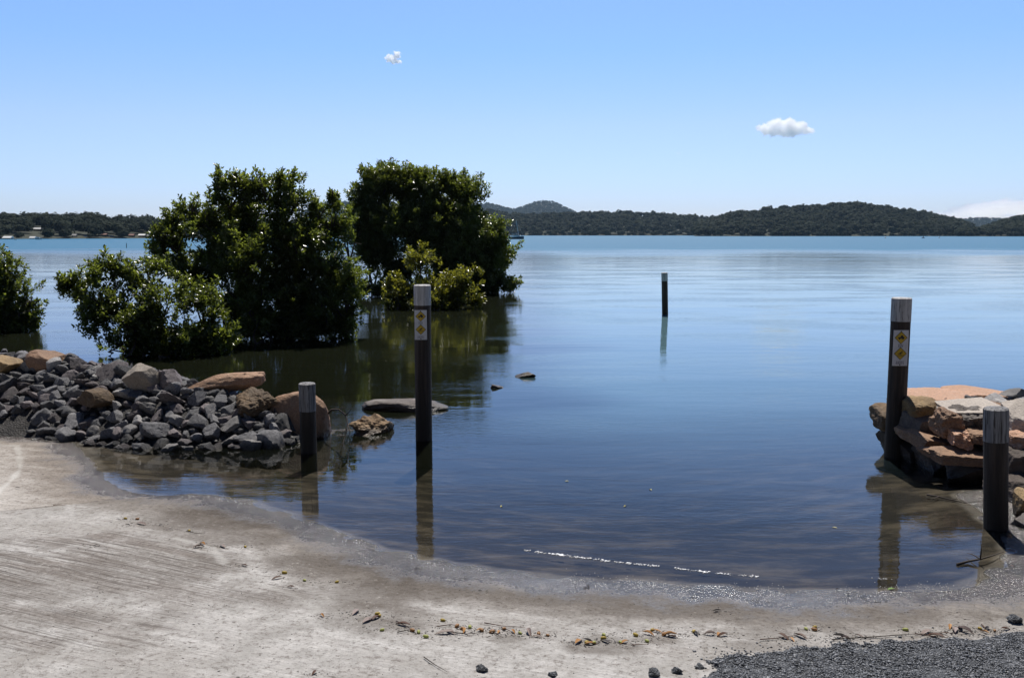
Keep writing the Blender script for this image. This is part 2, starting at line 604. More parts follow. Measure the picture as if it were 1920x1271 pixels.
def on_ground(px, py):
    """where the sight line through a picture point meets the ramp"""
    z = 0.05
    for _ in range(8):
        p = at_z(px, py, z)
        z = max(0.0, gz(p[0], p[1]))
    return np.array([p[0], p[1], z])

# ------------------------------------------------------------------ left rubble bank
CREST = [(-420, 650, .62, 1.6), (-250, 655, .60, 1.5), (0, 672, .56, 1.4), (120, 688, .53, 1.25), (240, 702, .49, 1.15), (330, 724, .43, 0.95), (430, 754, .31, 0.78), (520, 785, .18, 0.52), (585, 822, -.02, 0.3)]
CRW = np.array([[*at_z(x, y, h)[:2], h, w] for x, y, h, w in CREST])


def mound_h(P):
    best = np.full(len(P), 1e9)
    H = np.full(len(P), -9.0)
    for a, b in zip(CRW[:-1], CRW[1:]):
        ab = b[:2] - a[:2]
        t = np.clip(((P - a[:2]) @ ab) / (ab @ ab), 0, 1)
        q = P - (a[:2] + t[:, None] * ab)
        d = np.hypot(q[:, 0], q[:, 1])
        hz = a[2] + t * (b[2] - a[2])
        w = np.where(q[:, 1] < 0, a[3] + t * (b[3] - a[3]), 1.0)
        h = hz + 0.03 - (hz + 0.10) * (d / w) ** 1.25
        m = d < best
        best = np.where(m, d, best)
        H = np.where(m, h, H)
    return np.maximum(H, -0.8)


mx = np.arange(-9, -1.6, 0.035)
my = np.arange(7.6, 12.4, 0.035)
P, Fm = grid_mesh(mx, my)
mz = mound_h(P) + 0.02 * fbm(np.c_[P * 7, np.zeros(len(P))], 9, 4)
tag(link('bank', mesh_np('bank', np.c_[P, mz], Fm, M_bank, True)), 'dark gravel bank under the rubble rocks', kind='structure')

# ------------------------------------------------------------------ right bank behind the rock wall
FRONT = np.array([[3.55, 9.2], [3.72, 8.6], [3.75, 7.9], [3.95, 7.35], [4.05, 6.9], [3.95, 6.3], [3.75, 5.7], [3.6, 5.0], [4.4, 3.5]])
RB = np.vstack([FRONT, [[14, 3.5], [14, 9.8]]])
P, Fm = grid_mesh(np.arange(3.0, 12, 0.06), np.arange(3.0, 10.6, 0.06))
dd = polydist(P, np.vstack([RB, RB[:1]]))
ins = inpoly(P, RB)
bz = np.where(ins, np.minimum(0.30, dd * 0.9 - 0.15), -0.15 - dd * 1.2) + 0.03 * fbm(np.c_[P * 5, np.zeros(len(P))], 15, 4)
tag(link('bank', mesh_np('bank_fill', np.c_[P, bz], Fm, M_bank, True)), 'dark gravel bank behind the sandstone wall', kind='structure')

# ------------------------------------------------------------------ water
wx = np.concatenate([[-6000, -2500, -1000, -400, -150, -60, -30, -18], np.arange(-14, 14, 0.07), [14, 18, 30, 60, 150, 400, 1000, 2500, 6000]])
wy = np.concatenate([np.arange(3.2, 13, 0.07), np.arange(13, 40, 0.8), [40, 60, 90, 140, 220, 350, 600, 1000, 1800, 3500, 8000, 20000]])
P, Fw = grid_mesh(wx, wy)
dep = np.maximum(0, -ramp_h(P))
dep = np.where(inpoly(P, WATERPOLY) | (np.abs(P[:, 0]) > 16) | (P[:, 1] > 60), dep, 0)
dep = np.where((np.abs(P[:, 0]) > 16) | (P[:, 1] > 60), 1.9, dep)


def water():
    M = Mat('water')
    p = M.pos()
    xyz = M.n('SeparateXYZ', {0: p})
    y = xyz.outputs[1]
    # ripples
    r1 = M.noise(M.mapping(p, rot=(0, 0, R(8)), sc=(7, 20, 1)), 1.0, 3, 0.55, 0.5)
    r2 = M.noise(M.mapping(p, rot=(0, 0, R(-12)), sc=(1.3, 4.2, 1)), 1.0, 3, 0.5, 0.4)
    r3 = M.noise(M.mapping(p, rot=(0, 0, R(5)), sc=(0.10, 0.38, 1)), 1.0, 3, 0.5)
    patch = M.noise(M.mapping(p, sc=(0.05, 0.16, 1)), 1.0, 3, 0.5)
    breeze = M.noise(M.mapping(p, loc=(4, 2, 0), sc=(0.25, 0.6, 1)), 1.0, 3, 0.5)
    farw = M.ramp(M.math('MULTIPLY_ADD', M.math('SUBTRACT', patch, .5), 80.0, y), 66, 125)
    nm = M.bump(r1, M.math('MULTIPLY', M.ramp(breeze, 0.38, 0.64, 0.03, 0.34), M.ramp(y, 6.0, 12.0, 0.5, 1.0)), 0.008)
    nm = M.bump(r2, M.ramp(breeze, 0.35, 0.7, 0.15, 0.07), 0.016, nm)
    nm = M.bump(r3, 0.22, 0.08, nm)
    rough = M.math('MULTIPLY_ADD', farw, 0.20, M.ramp(y, 6, 60, 0.012, 0.06))
    fr = M.n('Fresnel', {'IOR': 1.38, 'Normal': nm}).outputs[0]
    fr = M.math('MULTIPLY', fr, M.math('MULTIPLY_ADD', farw, -0.80, 1.0))
    gl = M.n('BsdfGlossy', {'Color': (1, 1, 1), 'Roughness': rough, 'Normal': nm}).outputs[0]
    # murk grows with depth
    d = M.attr('depth')
    tur = M.math('SUBTRACT', 1.0, M.math('POWER', 2.718, M.math('MULTIPLY', d, -1.7)))
    # mangroves' dark reflection painted into an olive body; bluer out in the channel
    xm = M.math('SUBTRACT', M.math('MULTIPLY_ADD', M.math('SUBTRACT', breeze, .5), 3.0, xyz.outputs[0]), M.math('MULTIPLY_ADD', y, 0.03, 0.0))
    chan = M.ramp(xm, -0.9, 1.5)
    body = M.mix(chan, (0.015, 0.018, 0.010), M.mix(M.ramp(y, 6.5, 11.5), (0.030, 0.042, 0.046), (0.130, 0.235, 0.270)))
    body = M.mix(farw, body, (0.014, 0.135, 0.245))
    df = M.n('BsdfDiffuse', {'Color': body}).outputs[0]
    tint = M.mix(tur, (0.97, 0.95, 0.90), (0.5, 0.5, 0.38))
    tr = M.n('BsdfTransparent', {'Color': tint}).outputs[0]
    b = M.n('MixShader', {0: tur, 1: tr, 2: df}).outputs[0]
    s = M.n('MixShader', {0: fr, 1: b, 2: gl}).outputs[0]
    return M.surf(s)


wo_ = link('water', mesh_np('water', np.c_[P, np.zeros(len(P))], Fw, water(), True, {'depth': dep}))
tag(wo_, 'calm blue lake water with light ripples', kind='structure')

# ------------------------------------------------------------------ rocks


def rock_mesh(name, seed, mat, sub=3, planes=11, dims=(1, 1, 1), lo=0.62, hi=1.0, namp=0.05, nfreq=2.5, round_=0.0, pits=0.0, strata=0.0, boxy=False):
    rg = np.random.default_rng(seed)
    D, Fc = ICO[sub]
    n = rg.normal(size=(planes, 3))
    n /= np.linalg.norm(n, axis=1)[:, None]
    d = rg.uniform(lo, hi, planes)
    if boxy:
        ax = np.array([(1, 0, 0), (-1, 0, 0), (0, 1, 0), (0, -1, 0), (0, 0, 1), (0, 0, -1)], float)
        bn = ax + rg.normal(size=(6, 3)) * np.array([.16, .16, .10])
        bn /= np.linalg.norm(bn, axis=1)[:, None]
        n = np.vstack([bn, n])
        d = np.r_[rg.uniform(.80, .95, 6), rg.uniform(.95, 1.3, planes)]
    dot = D @ n.T
    rr = np.where(dot > 0.05, d / np.maximum(dot, 0.05), 9)
    r = np.minimum(rr.min(1), 1.5 if boxy else 1.25)
    if round_ > 0:
        k = 14 * (1 - round_) + 3
        r = (np.minimum(rr, 4.0) ** -k).sum(1) ** (-1 / k)
        r = np.minimum(r, 1.2)
    off = seed * 3.71
    r = r * (1 + namp * fbm(D * nfreq + off, seed, 5, 0.55))
    V = D * r[:, None] * np.array(dims)
    if strata > 0:
        q = V + 0
        s = fbm(np.c_[q[:, 0] * 1.5, q[:, 1] * 1.5, q[:, 2] * 26] + off, seed + 5, 3)
        V[:, :2] *= (1 + strata * s)[:, None]
    if pits > 0:
        s = vnoise(V * 26 + off, seed + 9)
        V *= (1 - pits * np.clip(s - 0.05, 0, 1))[:, None]
    me = mesh_np(name, V, Fc, mat, True)
    try:
        me.set_sharp_from_angle(angle=R(32))
    except Exception:
        pass
    return me


def boulder(name, px, py, Y, half, mat, label, cat='boulder', group=None, seed=1, rot=(0, 0, 0), z=None, **kw):
    c = at_y(px, py, Y)
    if z is not None:
        c[2] = z
    kw.setdefault('sub', 5)
    me = rock_mesh(name, seed, mat, dims=half, **kw)
    o = link(name, me, None, c, rot)
    return tag(o, label, cat, group)


G_L = 'large sandstone boulders among the left rubble'
big = []


def bl(*a, **k):
    o = boulder(*a, **k)
    big.append((o.location.x, o.location.y, max(a[4][0], a[4][1])))
    return o


bl('boulder', 12, 684, 9.9, (0.17, 0.17, 0.10), M_tan, 'orange brown boulder on the rubble at the left edge of the photo', group=G_L, seed=11, round_=0.5, namp=0.06)
bl('boulder', 92, 680, 10.0, (0.20, 0.18, 0.12), M_sand, 'grey boulder with an orange right side on the rubble crest', group=G_L, seed=16, lo=.66, namp=0.04, rot=(0, R(14), 0.3))
bl('boulder', 268, 712, 9.25, (0.165, 0.15, 0.155), M_beige, 'pale tan angular boulder on the rubble crest nearest the leafy bush', group=G_L, seed=23, lo=.6, namp=0.03, rot=(0.2, 0.1, 0.4))
bl('boulder', 414, 723, 9.35, (0.39, 0.22, 0.125), M_sand, 'long rounded pinkish sandstone boulder lying on the rubble crest', group=G_L, seed=31, round_=0.7, namp=0.05, rot=(0, R(-13), R(8)))
bl('boulder', 481, 758, 8.9, (0.205, 0.2, 0.155), M_brown, 'rough pitted brown boulder between two smooth sandstone boulders', group=G_L, seed=37, round_=0.5, namp=0.1, nfreq=3.5, pits=0.12)
bl('boulder', 572, 776, 8.95, (0.33, 0.25, 0.215), M_sand, 'smooth reddish sandstone boulder behind the short timber post', group=G_L, seed=44, round_=0.4, namp=0.035, rot=(R(8), R(24), R(-10)), lo=.68)
bl('boulder', 178, 748, 9.0, (0.15, 0.12, 0.09), M_brown, 'flat brown rock half buried in the middle of the grey rubble', group=G_L, seed=51, lo=.6, rot=(0.5, 0.3, 0.2))
boulder('boulder', 698, 792, 9.05, (0.21, 0.19, 0.135), M_brown2, 'tawny rock in the water between the short post and the signed post', seed=61, namp=0.13, nfreq=2.6, z=0.035, lo=.5, planes=14, rot=(0, 0.1, 0.3))
boulder('boulder', 765, 752, 10.3, (0.46, 0.28, 0.10), M_greyrock, 'flat grey brown rock awash behind the signed post', seed=63, round_=0.7, namp=0.05, z=0.03, rot=(0, R(-3), R(-6)))
boulder('rock', 985, 705, 12.6, (0.12, 0.10, 0.055), M_brown, 'small brown rock just breaking the surface beyond the signed post', 'rock', seed=70, namp=.08, sub=4, z=0.012)
boulder('rock', 930, 725, 11.7, (0.075, 0.06, 0.04), M_brown, 'tiny brown rock tip awash nearest the flat grey rock', 'rock', seed=71, namp=.08, sub=3, z=0.004)

# rubble heap
variants = []
for k in range(42):
    m = (M_basalt, M_basalt, M_purple, M_basalt, M_pale, M_purple, M_basalt)[k % 7]
    rg = np.random.default_rng(900 + k)
    dims = (rg.uniform(.85, 1.3), rg.uniform(.75, 1.1), rg.uniform(.55, .85))
    variants.append(rock_mesh('rock', 300 + k, m, 3, rg.integers(9, 14), dims, lo=.5, hi=.95, namp=0.07, nfreq=3.0))
LBL = {M_basalt.name: 'dark blue grey angular rock in the rubble heap beside the boat ramp',
       M_purple.name: 'purplish grey angular rock in the rubble heap beside the boat ramp',
       M_pale.name: 'pale grey angular rock in the rubble heap beside the boat ramp',
       M_brown.name: 'small rusty brown rock in the rubble heap beside the boat ramp'}
placed = []
tries = 0
rg = np.random.default_rng(77)
EDGE = wpoly([(20, 815), (160, 826), (200, 836), (300, 843), (400, 844), (500, 842), (560, 822), (600, 812)], 0)
while len(placed) < 288 and tries < 60000:
    tries += 1
    x, y = rg.uniform(-6.9, -1.95), rg.uniform(8.1, 10.9)
    h = float(mound_h(np.array([[x, y]]))[0])
    if h < -0.07:
        continue
    px, py = project(np.array([x, y, max(h, 0)]))
    if px < -40 or px > 566:
        continue
    yc = np.interp(x, CRW[:, 0], CRW[:, 1])
    if y > yc + 0.22:
        continue
    if px < 70 and py > 782 - 0.1 * px:      # bare gravel at the far left
        continue
    r = rg.choice([0.065, 0.08, 0.097, 0.118, 0.145], p=[.20, .28, .27, .17, .08])
    if any((x - a) ** 2 + (y - b) ** 2 < (0.70 * (r + c)) ** 2 for a, b, c, _ in placed):
        continue
    if any((x - a) ** 2 + (y - b) ** 2 < (0.55 * c + 0.6 * r) ** 2 for a, b, c in big):
        continue
    placed.append((x, y, r, h))
for i, (x, y, r, h) in enumerate(placed):
    me = variants[rg.integers(len(variants))]
    o = link('rock', me, None, (x, y, max(h, -0.03) + 0.30 * r), (rg.uniform(-.7, .7), rg.uniform(-.7, .7), rg.uniform(0, 6.28)), (r * rg.uniform(.9, 1.15),) * 3)
    tag(o, LBL[me.materials[0].name], 'rock', 'angular rocks of the rubble heap')
ns_ = 1500
c_ = np.c_[rg.uniform(-6.6, -1.95, ns_), rg.uniform(8.1, 10.7, ns_)]
h_ = mound_h(c_)
px_, py_ = project(np.c_[c_, h_])
k_ = (h_ > -.05) & ~((px_ < 70) & (py_ > 790 - .1 * px_) & (rg.uniform(size=ns_) < .75))
c_, h_ = c_[k_], h_[k_]
D0, F0 = ICO[1]
r_ = rg.uniform(.018, .048, len(c_))
jit = rg.uniform(.6, 1.25, (len(c_), len(D0), 1))
V_ = (D0[None] * jit * r_[:, None, None] * np.array([1.2, 1, .75]) + np.c_[c_, h_ + r_ * .3][:, None]).reshape(-1, 3)
F_ = (F0[None] + (np.arange(len(c_)) * len(D0))[:, None, None]).reshape(-1, 3)
tag(link('rubble', mesh_np('rubble', V_, F_, M_basalt, False)), 'small broken grey stones filling the gaps of the rubble heap', kind='stuff')
open('/tmp/n.txt', 'w').write('%d %d' % (len(placed), tries)) if False else None

# right-hand wall of stacked sandstone
G_W = 'sandstone blocks of the rock wall'


def wl(px, py, Y, half, mat, label, seed, **k):
    k.setdefault('namp', 0.045)
    k.setdefault('lo', .62)
    k.setdefault('boxy', True)
    k.setdefault('nfreq', 3.0)
    if seed not in (101, 131, 107, 123):      # lower blocks tip outward, so their faces hang in shade
        r_ = k.get('rot', (0, 0, 0))
        k['rot'] = (r_[0] + R(9), r_[1], r_[2])
    return boulder('boulder', px, py, Y, half, mat, label, 'boulder', G_W, seed, **k)


wl(1838, 752, 8.35, (0.28, 0.30, 0.11), M_orange, 'orange slab on the wall top, right half of the broken pair', 131, lo=.72, rot=(R(2), R(1.5), -0.15), strata=.03, namp=.03)
wl(1752, 757, 8.3, (0.34, 0.36, 0.105), M_orange, 'broad flat orange slab on the wall top, left half of the broken pair', 101, lo=.72, rot=(R(1), 0, 0.1), strata=.03, namp=.03)
wl(1727, 765, 7.85, (0.15, 0.16, 0.085), M_tan, 'yellow brown rounded boulder on the wall beside the tall signed post', 102, round_=.5, namp=.08)
wl(1666, 783, 8.2, (0.15, 0.20, 0.10), M_brown, 'dark brown boulder at the lake end of the wall behind the signed post', 103, round_=.4, namp=.06)
wl(1728, 789, 7.8, (0.13, 0.18, 0.095), M_greyrock, 'grey wedge shaped block under the yellow brown boulder', 104, rot=(0.1, -.25, .2))
wl(1737, 818, 7.75, (0.20, 0.30, 0.08), M_sand, 'pale ledge block low on the wall right of the signed post', 105, lo=.75, rot=(0, .1, .1))
wl(1722, 846, 8.05, (0.27, 0.30, 0.14), M_shaded, 'dark block at the waterline behind the tall signed post', 106, lo=.7)
wl(1822, 772, 7.68, (0.34, 0.28, 0.075), M_white, 'whitish flat capping slab behind the leaning bollard', 107, lo=.75, strata=.04, namp=.03, rot=(R(4), 0, -.05))
wl(1925, 790, 7.25, (0.20, 0.28, 0.11), M_white, 'cream layered block right of the leaning bollard', 108, lo=.75, strata=.08, rot=(R(6), 0, 0))
wl(1818, 787, 7.5, (0.17, 0.15, 0.085), M_greyrock, 'grey honeycombed block under the whitish capping slab', 109, pits=.30, namp=.08, nfreq=4)
wl(1774, 792, 7.45, (0.105, 0.15, 0.12), M_sand, 'brown honeycombed block under the left end of the whitish slab', 110, round_=.3, pits=.25, namp=.08, nfreq=3)
wl(1797, 819, 7.3, (0.095, 0.12, 0.062), M_orange, 'knobbly orange block left of the bollard below the honeycombed blocks', 111, pits=.28, namp=.14, nfreq=3)
wl(1834, 817, 7.28, (0.095, 0.12, 0.045), M_sand, 'small orange block peeping out left of the bollard', 112, namp=.08)
wl(1908, 823, 6.95, (0.105, 0.12, 0.055), M_orange, 'orange knobbly block right of the bollard', 113, namp=.14, pits=.2)
wl(1815, 838, 7.55, (0.28, 0.26, 0.11), M_shaded, 'dark shaded block in the middle of the wall', 114, lo=.7)
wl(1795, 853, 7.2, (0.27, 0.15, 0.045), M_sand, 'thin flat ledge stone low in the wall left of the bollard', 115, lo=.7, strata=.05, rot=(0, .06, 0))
wl(1835, 882, 7.3, (0.27, 0.24, 0.13), M_shaded, 'dark base block at the waterline left of the bollard', 116, lo=.7)
wl(1785, 864, 7.65, (0.30, 0.22, 0.10), M_shaded, 'dark base block at the waterline between the signed post and the bollard', 117, lo=.7)
wl(1935, 868, 6.95, (0.32, 0.32, 0.17), M_shaded, 'dark block directly behind the bollard at the photo edge', 118, lo=.7)
wl(1935, 925, 6.65, (0.26, 0.26, 0.13), M_shaded, 'dark low block behind the foot of the bollard', 119, lo=.7)
wl(1917, 945, 6.25, (0.055, 0.08, 0.09), M_tan, 'small beige stone standing right of the foot of the bollard', 120)
wl(1938, 995, 6.0, (0.10, 0.12, 0.07), M_greyrock, 'small stone at the right edge below the bollard', 121)
wl(1888, 815, 7.45, (0.2, 0.2, 0.08), M_greyrock, 'grey block hidden mostly behind the top of the bollard', 122, lo=.7)
wl(1850, 761, 7.8, (0.17, 0.12, 0.03), M_sand, 'thin sandstone flake on the whitish capping slab', 123, lo=.7)
G_T = 'small grey rocks on top of the rock wall'
for i, (px, py, Y, s, m, lab) in enumerate([
        (1817, 748, 8.05, .055, M_basalt, 'small black rock on the orange slab, leftmost on the wall top'),
        (1834, 751, 7.95, .055, M_basalt, 'small dark wedge rock next to the sandstone flake'),
        (1862, 751, 7.95, .115, M_pale, 'pale blue grey rock lying on the sandstone flake'),
        (1896, 743, 8.1, .10, M_pale, 'white topped rock highest on the wall'),
        (1892, 759, 7.85, .08, M_basalt, 'grey rock under the white topped rock'),
        (1918, 755, 8.0, .09, M_basalt, 'grey rock at the photo edge on the wall top'),
        (1935, 749, 8.2, .10, M_purple, 'purplish rock behind the grey rocks on the wall top'),
        (1770, 752, 8.05, .045, M_basalt, 'tiny dark stone lying on the near edge of the orange slab')]):
    boulder('rock', px, py, Y, (s * 1.15, s, s * .62), m, lab, 'rock', G_T, 140 + i, sub=3, lo=.5, rot=(.1, .2, i))

# ------------------------------------------------------------------ timber posts


def wood_mat():
    M = Mat('weathered_timber')
    o = M.obj()
    z = M.n('SeparateXYZ', {0: M.pos()}).outputs[2]
    g = M.noise(M.mapping(o, sc=(26, 26, 1.3)), 1.0, 5, 0.65)
    g2 = M.noise(M.mapping(o, sc=(70, 70, 2.0)), 1.0, 3, 0.6)
    c = M.mix(M.ramp(g, 0.35, 0.68), (0.022, 0.016, 0.013), (0.068, 0.050, 0.040))
    c = M.mix(M.ramp(g2, 0.58, 0.68, 0, 0.8), c, (0.012, 0.009, 0.008))
    w = M.ramp(z, 0.18, 0.5, 0.85, 0.0)
    c = M.mix(w, c, (0.014, 0.012, 0.010))
    nm = M.bump(M.math('ADD', g, M.math('MULTIPLY', g2, .5)), 0.7, 0.012)
    return M.surf(M.pbr(c, 0.8, nm))


def paint_mat():
    M = Mat('flaking_white_paint')
    o = M.obj()
    g = M.noise(M.mapping(o, sc=(30, 30, 2.2)), 1.0, 5, 0.65)
    g2 = M.noise(M.mapping(o, sc=(80, 80, 5)), 1.0, 4, 0.7)
    c = M.mix(M.ramp(g, 0.35, 0.62), (0.36, 0.355, 0.35), (0.56, 0.555, 0.55))
    c = M.mix(M.ramp(g2, 0.58, 0.66, 0, 0.9), c, (0.07, 0.055, 0.045))
    c = M.mix(M.ramp(M.noise(M.mapping(o, sc=(18, 18, 3)), 1.0, 4, 0.7), 0.60, 0.68, 0, 0.75), c, (0.13, 0.105, 0.09))
    nm = M.bump(g2, 0.5, 0.01)
    return M.surf(M.pbr(c, 0.7, nm))


M_wood, M_paint = wood_mat(), paint_mat()


def dull_mat():
    M = Mat('grey_weathered_paint')
    o = M.obj()
    g = M.noise(M.mapping(o, sc=(34, 34, 1.6)), 1.0, 5, 0.7)
    g2 = M.noise(M.mapping(o, sc=(55, 55, 3)), 1.0, 4, 0.7)
    c = M.mix(M.ramp(g, 0.35, 0.65), (0.13, 0.125, 0.125), (0.34, 0.335, 0.335))
    c = M.mix(M.ramp(g2, 0.53, 0.60, 0, 0.92), c, (0.03, 0.024, 0.02))
    return M.surf(M.pbr(c, 0.8, M.bump(M.math('ADD', g, g2), 0.7, 0.012)))


M_dullpaint = dull_mat()


def post_part(name, mat, z0, z1, r, parent, seed, top=False, proud=0.0):
    sides, rows = 40, max(3, int((z1 - z0) / 0.05))
    V, Fs = [], []
    zsr = list(np.linspace(z0, z1, rows))
    rr = [r + proud] * rows
    if top:
        zsr[-1] = z1 - 0.008
        zsr.append(z1)
        rr.append(r + proud - 0.009)
    th = np.arange(sides) * 2 * math.pi / sides
    for z, q in zip(zsr, rr):
        w = 1 + 0.012 * vnoise(np.c_[np.cos(th) * 2, np.sin(th) * 2, np.full(sides, z * .8)] + seed * 5.1, seed)
        crack = 0.035 * np.exp(-((th - 4.3 - .25 * math.sin(z * 3 + seed)) / 0.07) ** 2)
        V += [(q * (a - c) * math.cos(t), q * (a - c) * math.sin(t), z) for t, a, c in zip(th, w, crack)]
    n = len(zsr)
    for i in range(n - 1):
        for k in range(sides):
            k2 = (k + 1) % sides
            Fs.append((i * sides + k, i * sides + k2, (i + 1) * sides + k2, (i + 1) * sides + k))
    V.append((0, 0, z1 + (0.004 if top else 0)))
    for k in range(sides):
        Fs.append(((n - 1) * sides + k, (n - 1) * sides + (k + 1) % sides, len(V) - 1))
    me = mesh_np(name, np.array(V), Fs, mat, True)
    try:
        me.set_sharp_from_angle(angle=R(40))
    except Exception:
        pass
    return link(name, me, parent)


def post(px, py, zbase, ytop, wpx, paintpx, label, seed, lean=0.0, group='timber posts of the boat ramp', paint=None):
    b = at_z(px, py, zbase)
    Y = b[1]
    r = wpx / F * math.hypot(Y, 1.4) / 2
    ztop = at_y(px, ytop, Y)[2] - zbase
    zp = at_y(px, paintpx, Y)[2] - zbase
    e = empty('timber_post', (b[0], b[1], zbase), (0, lean, 0))
    tag(e, label, 'post', group)
    post_part('shaft', M_wood, -0.7, zp, r, e, seed)
    post_part('painted_top', paint or M_paint, zp, ztop, r, e, seed, True, 0.002)
    return e, r, ztop, zp


pL, rL, zL, _ = post(795, 824, 0, 534, 31, 572, 'tall timber post with white top standing left of the channel, clear of the rocks', 1)
pS, rS, zS, _ = post(579, 848, 0, 718, 30, 770, 'short timber post in front of the reddish sandstone boulder', 2, paint=M_dullpaint)
pR, rR, zR, _ = post(1676, 857, 0, 558, 35, 602, 'tall timber post with white top beside the rock wall', 3)
pB, rB, zB, _ = post(1867, 985, 0.02, 764, 42, 826, 'thick short bollard with flaking white top in front of the rock wall', 4, lean=R(-3.4), paint=M_dullpaint)
pF, rF, zF, _ = post(1247, 590, 0, 511, 11.5, 527, 'distant thin post standing alone far out in the water', 5, lean=R(-1.9))

# ------------------------------------------------------------------ warning signs


def flat(name, c, rough=0.5):
    M = Mat(name)
    n = M.noise(M.obj(), 14, 4, 0.6)
    return M.surf(M.pbr(M.mix(M.ramp(n, 0.4, 0.75, 0, 0.35), c, tuple(v * 0.6 for v in c)), rough))


M_plate = flat('sign_white', (0.66, 0.66, 0.68))
M_yel = flat('sign_yellow', (0.62, 0.40, 0.015))
M_blk = flat('sign_black', (0.012, 0.012, 0.012))
M_ink = flat('sign_ink', (0.03, 0.03, 0.07))


def text_part(txt, size, x, y, z, parent):
    cu = bpy.data.curves.new('lettering', 'FONT')
    cu.body = txt
    cu.size = size
    cu.align_x = 'CENTER'
    cu.align_y = 'CENTER'
    cu.extrude = 0.0004
    cu.space_line = 0.85
    tmp = bpy.data.objects.new('tmp', cu)
    COL.objects.link(tmp)
    dg = bpy.context.evaluated_depsgraph_get()
    me = bpy.data.meshes.new_from_object(tmp.evaluated_get(dg))
    bpy.data.objects.remove(tmp)
    me.name = 'lettering'
    me.materials.clear()
    me.materials.append(M_ink)
    return link('lettering', me, parent, (x, y, z), (R(90), 0, 0))


def sign(postE, r, cx, ztop, w, h, label):
    """plate screwed to the post, facing the shore"""
    pl = postE.location
    e = empty('warning_sign', (pl.x + cx, pl.y - r - 0.006, pl.z + ztop - h))
    tag(e, label, 'sign', 'warning signs on the tall posts')
    m = MB()
    m.box((0, 0, h / 2), (w / 2, 0.002, h / 2))
    m.build('plate', M_plate, e)
    d = w * 0.43
    for kind, zc in (('car', h * 0.79), ('slip', h * 0.345)):
        m = MB()
        m.prism([(-d, zc), (0, zc - d), (d, zc), (0, zc + d)], -0.0035, -0.0021)
        D = m.build('hazard_diamond', M_blk, e)
        q = d * 0.90
        m = MB()
        m.prism([(-q, zc), (0, zc - q), (q, zc), (0, zc + q)], -0.0050, -0.0036)
        m.build('panel', M_yel, D)
        m = MB()
        u = d
        if kind == 'car':
            m.prism([(-.50 * u, zc - .12 * u), (.48 * u, zc - .12 * u), (.50 * u, zc + .06 * u), (.36 * u, zc + .12 * u), (.24 * u, zc + .36 * u), (-.02 * u, zc + .36 * u), (-.10 * u, zc + .12 * u), (-.46 * u, zc + .04 * u)], -0.0065, -0.0051)
            for wx_ in (-.26, .26):
                m.prism([(u * (wx_ + .13 * math.cos(t)), zc + u * (-.16 + .13 * math.sin(t))) for t in np.linspace(0, 2 * math.pi, 12, endpoint=False)], -0.0075, -0.0066)
        else:
            def bar(a, b, t):
                a, b = np.array(a) * u, np.array(b) * u
                n = b - a
                n = np.array([-n[1], n[0]]) / np.linalg.norm(n) * t * u
                m.prism([tuple(p + np.array([0, zc])) for p in (a + n, a - n, b - n, b + n)], bar.y - 0.0012, bar.y)
                bar.y -= 0.0013
            bar.y = -0.0051
            bar((-.12, .02), (.16, .22), .085)
            bar((.06, .14), (.30, .06), .045)
            bar((-.12, .02), (-.36, -.06), .055)
            bar((-.10, .0), (.12, -.16), .055)
            m.prism([(u * (.24 + .09 * math.cos(t)), zc + u * (.32 + .09 * math.sin(t))) for t in np.linspace(0, 2 * math.pi, 12, endpoint=False)], -0.0065, -0.0051)
            bar((-.50, -.30), (.50, -.30), .035)
        m.build('pictogram', M_blk, D)
    for zb in (h * 0.965, h * 0.03):
        m = MB()
        m.tube([(0, -0.0022, zb), (0, -0.006, zb)], [.0055, .0045], 10)
        m.build('bolt', M_blk, e)
    text_part('BOAT\nRAMP', w * 0.135, 0, -0.0026, h * 0.565, e)
    text_part('SLIPPERY\nSURFACE', w * 0.135, 0, -0.0026, h * 0.085, e)
    return e


sL = sign(pL, rL, -0.010, at_y(790, 580, pL.location.y)[2], 0.117, 0.284, 'white sign with two yellow hazard diamonds on the left tall post')
sR = sign(pR, rR, -0.028, at_y(1687, 617, pR.location.y)[2], 0.132, 0.315, 'white sign with two yellow hazard diamonds on the tall post by the rock wall')

# ------------------------------------------------------------------ mangroves


def leaf_mat(name, dark, light, trans):
    M = Mat(name)
    t = M.attr('tone')
    c = M.mix(t, dark, light)
    b = M.pbr(c, M.math('MULTIPLY_ADD', t, 0.10, 0.20), Specular_IOR_Level=0.8)
    tl = M.n('BsdfTranslucent', {'Color': M.mix(t, trans, tuple(v * 1.5 for v in trans))}).outputs[0]
    return M.surf(M.n('MixShader', {0: 0.48, 1: b, 2: tl}).outputs[0])


M_leafA = leaf_mat('mangrove_leaf', (0.038, 0.054, 0.014), (0.115, 0.138, 0.038), (0.20, 0.245, 0.030))
M_leafB = leaf_mat('young_mangrove_leaf', (0.06, 0.074, 0.012), (0.15, 0.155, 0.03), (0.27, 0.27, 0.025))
Mb = Mat('mangrove_bark')
_n = Mb.noise(Mb.mapping(Mb.obj(), sc=(9, 9, 2)), 1.0, 5, .6)
M_bark = Mb.surf(Mb.pbr(Mb.mix(_n, (0.03, 0.025, 0.02), (0.10, 0.085, 0.07)), 0.9, Mb.bump(_n, .6, .02)))


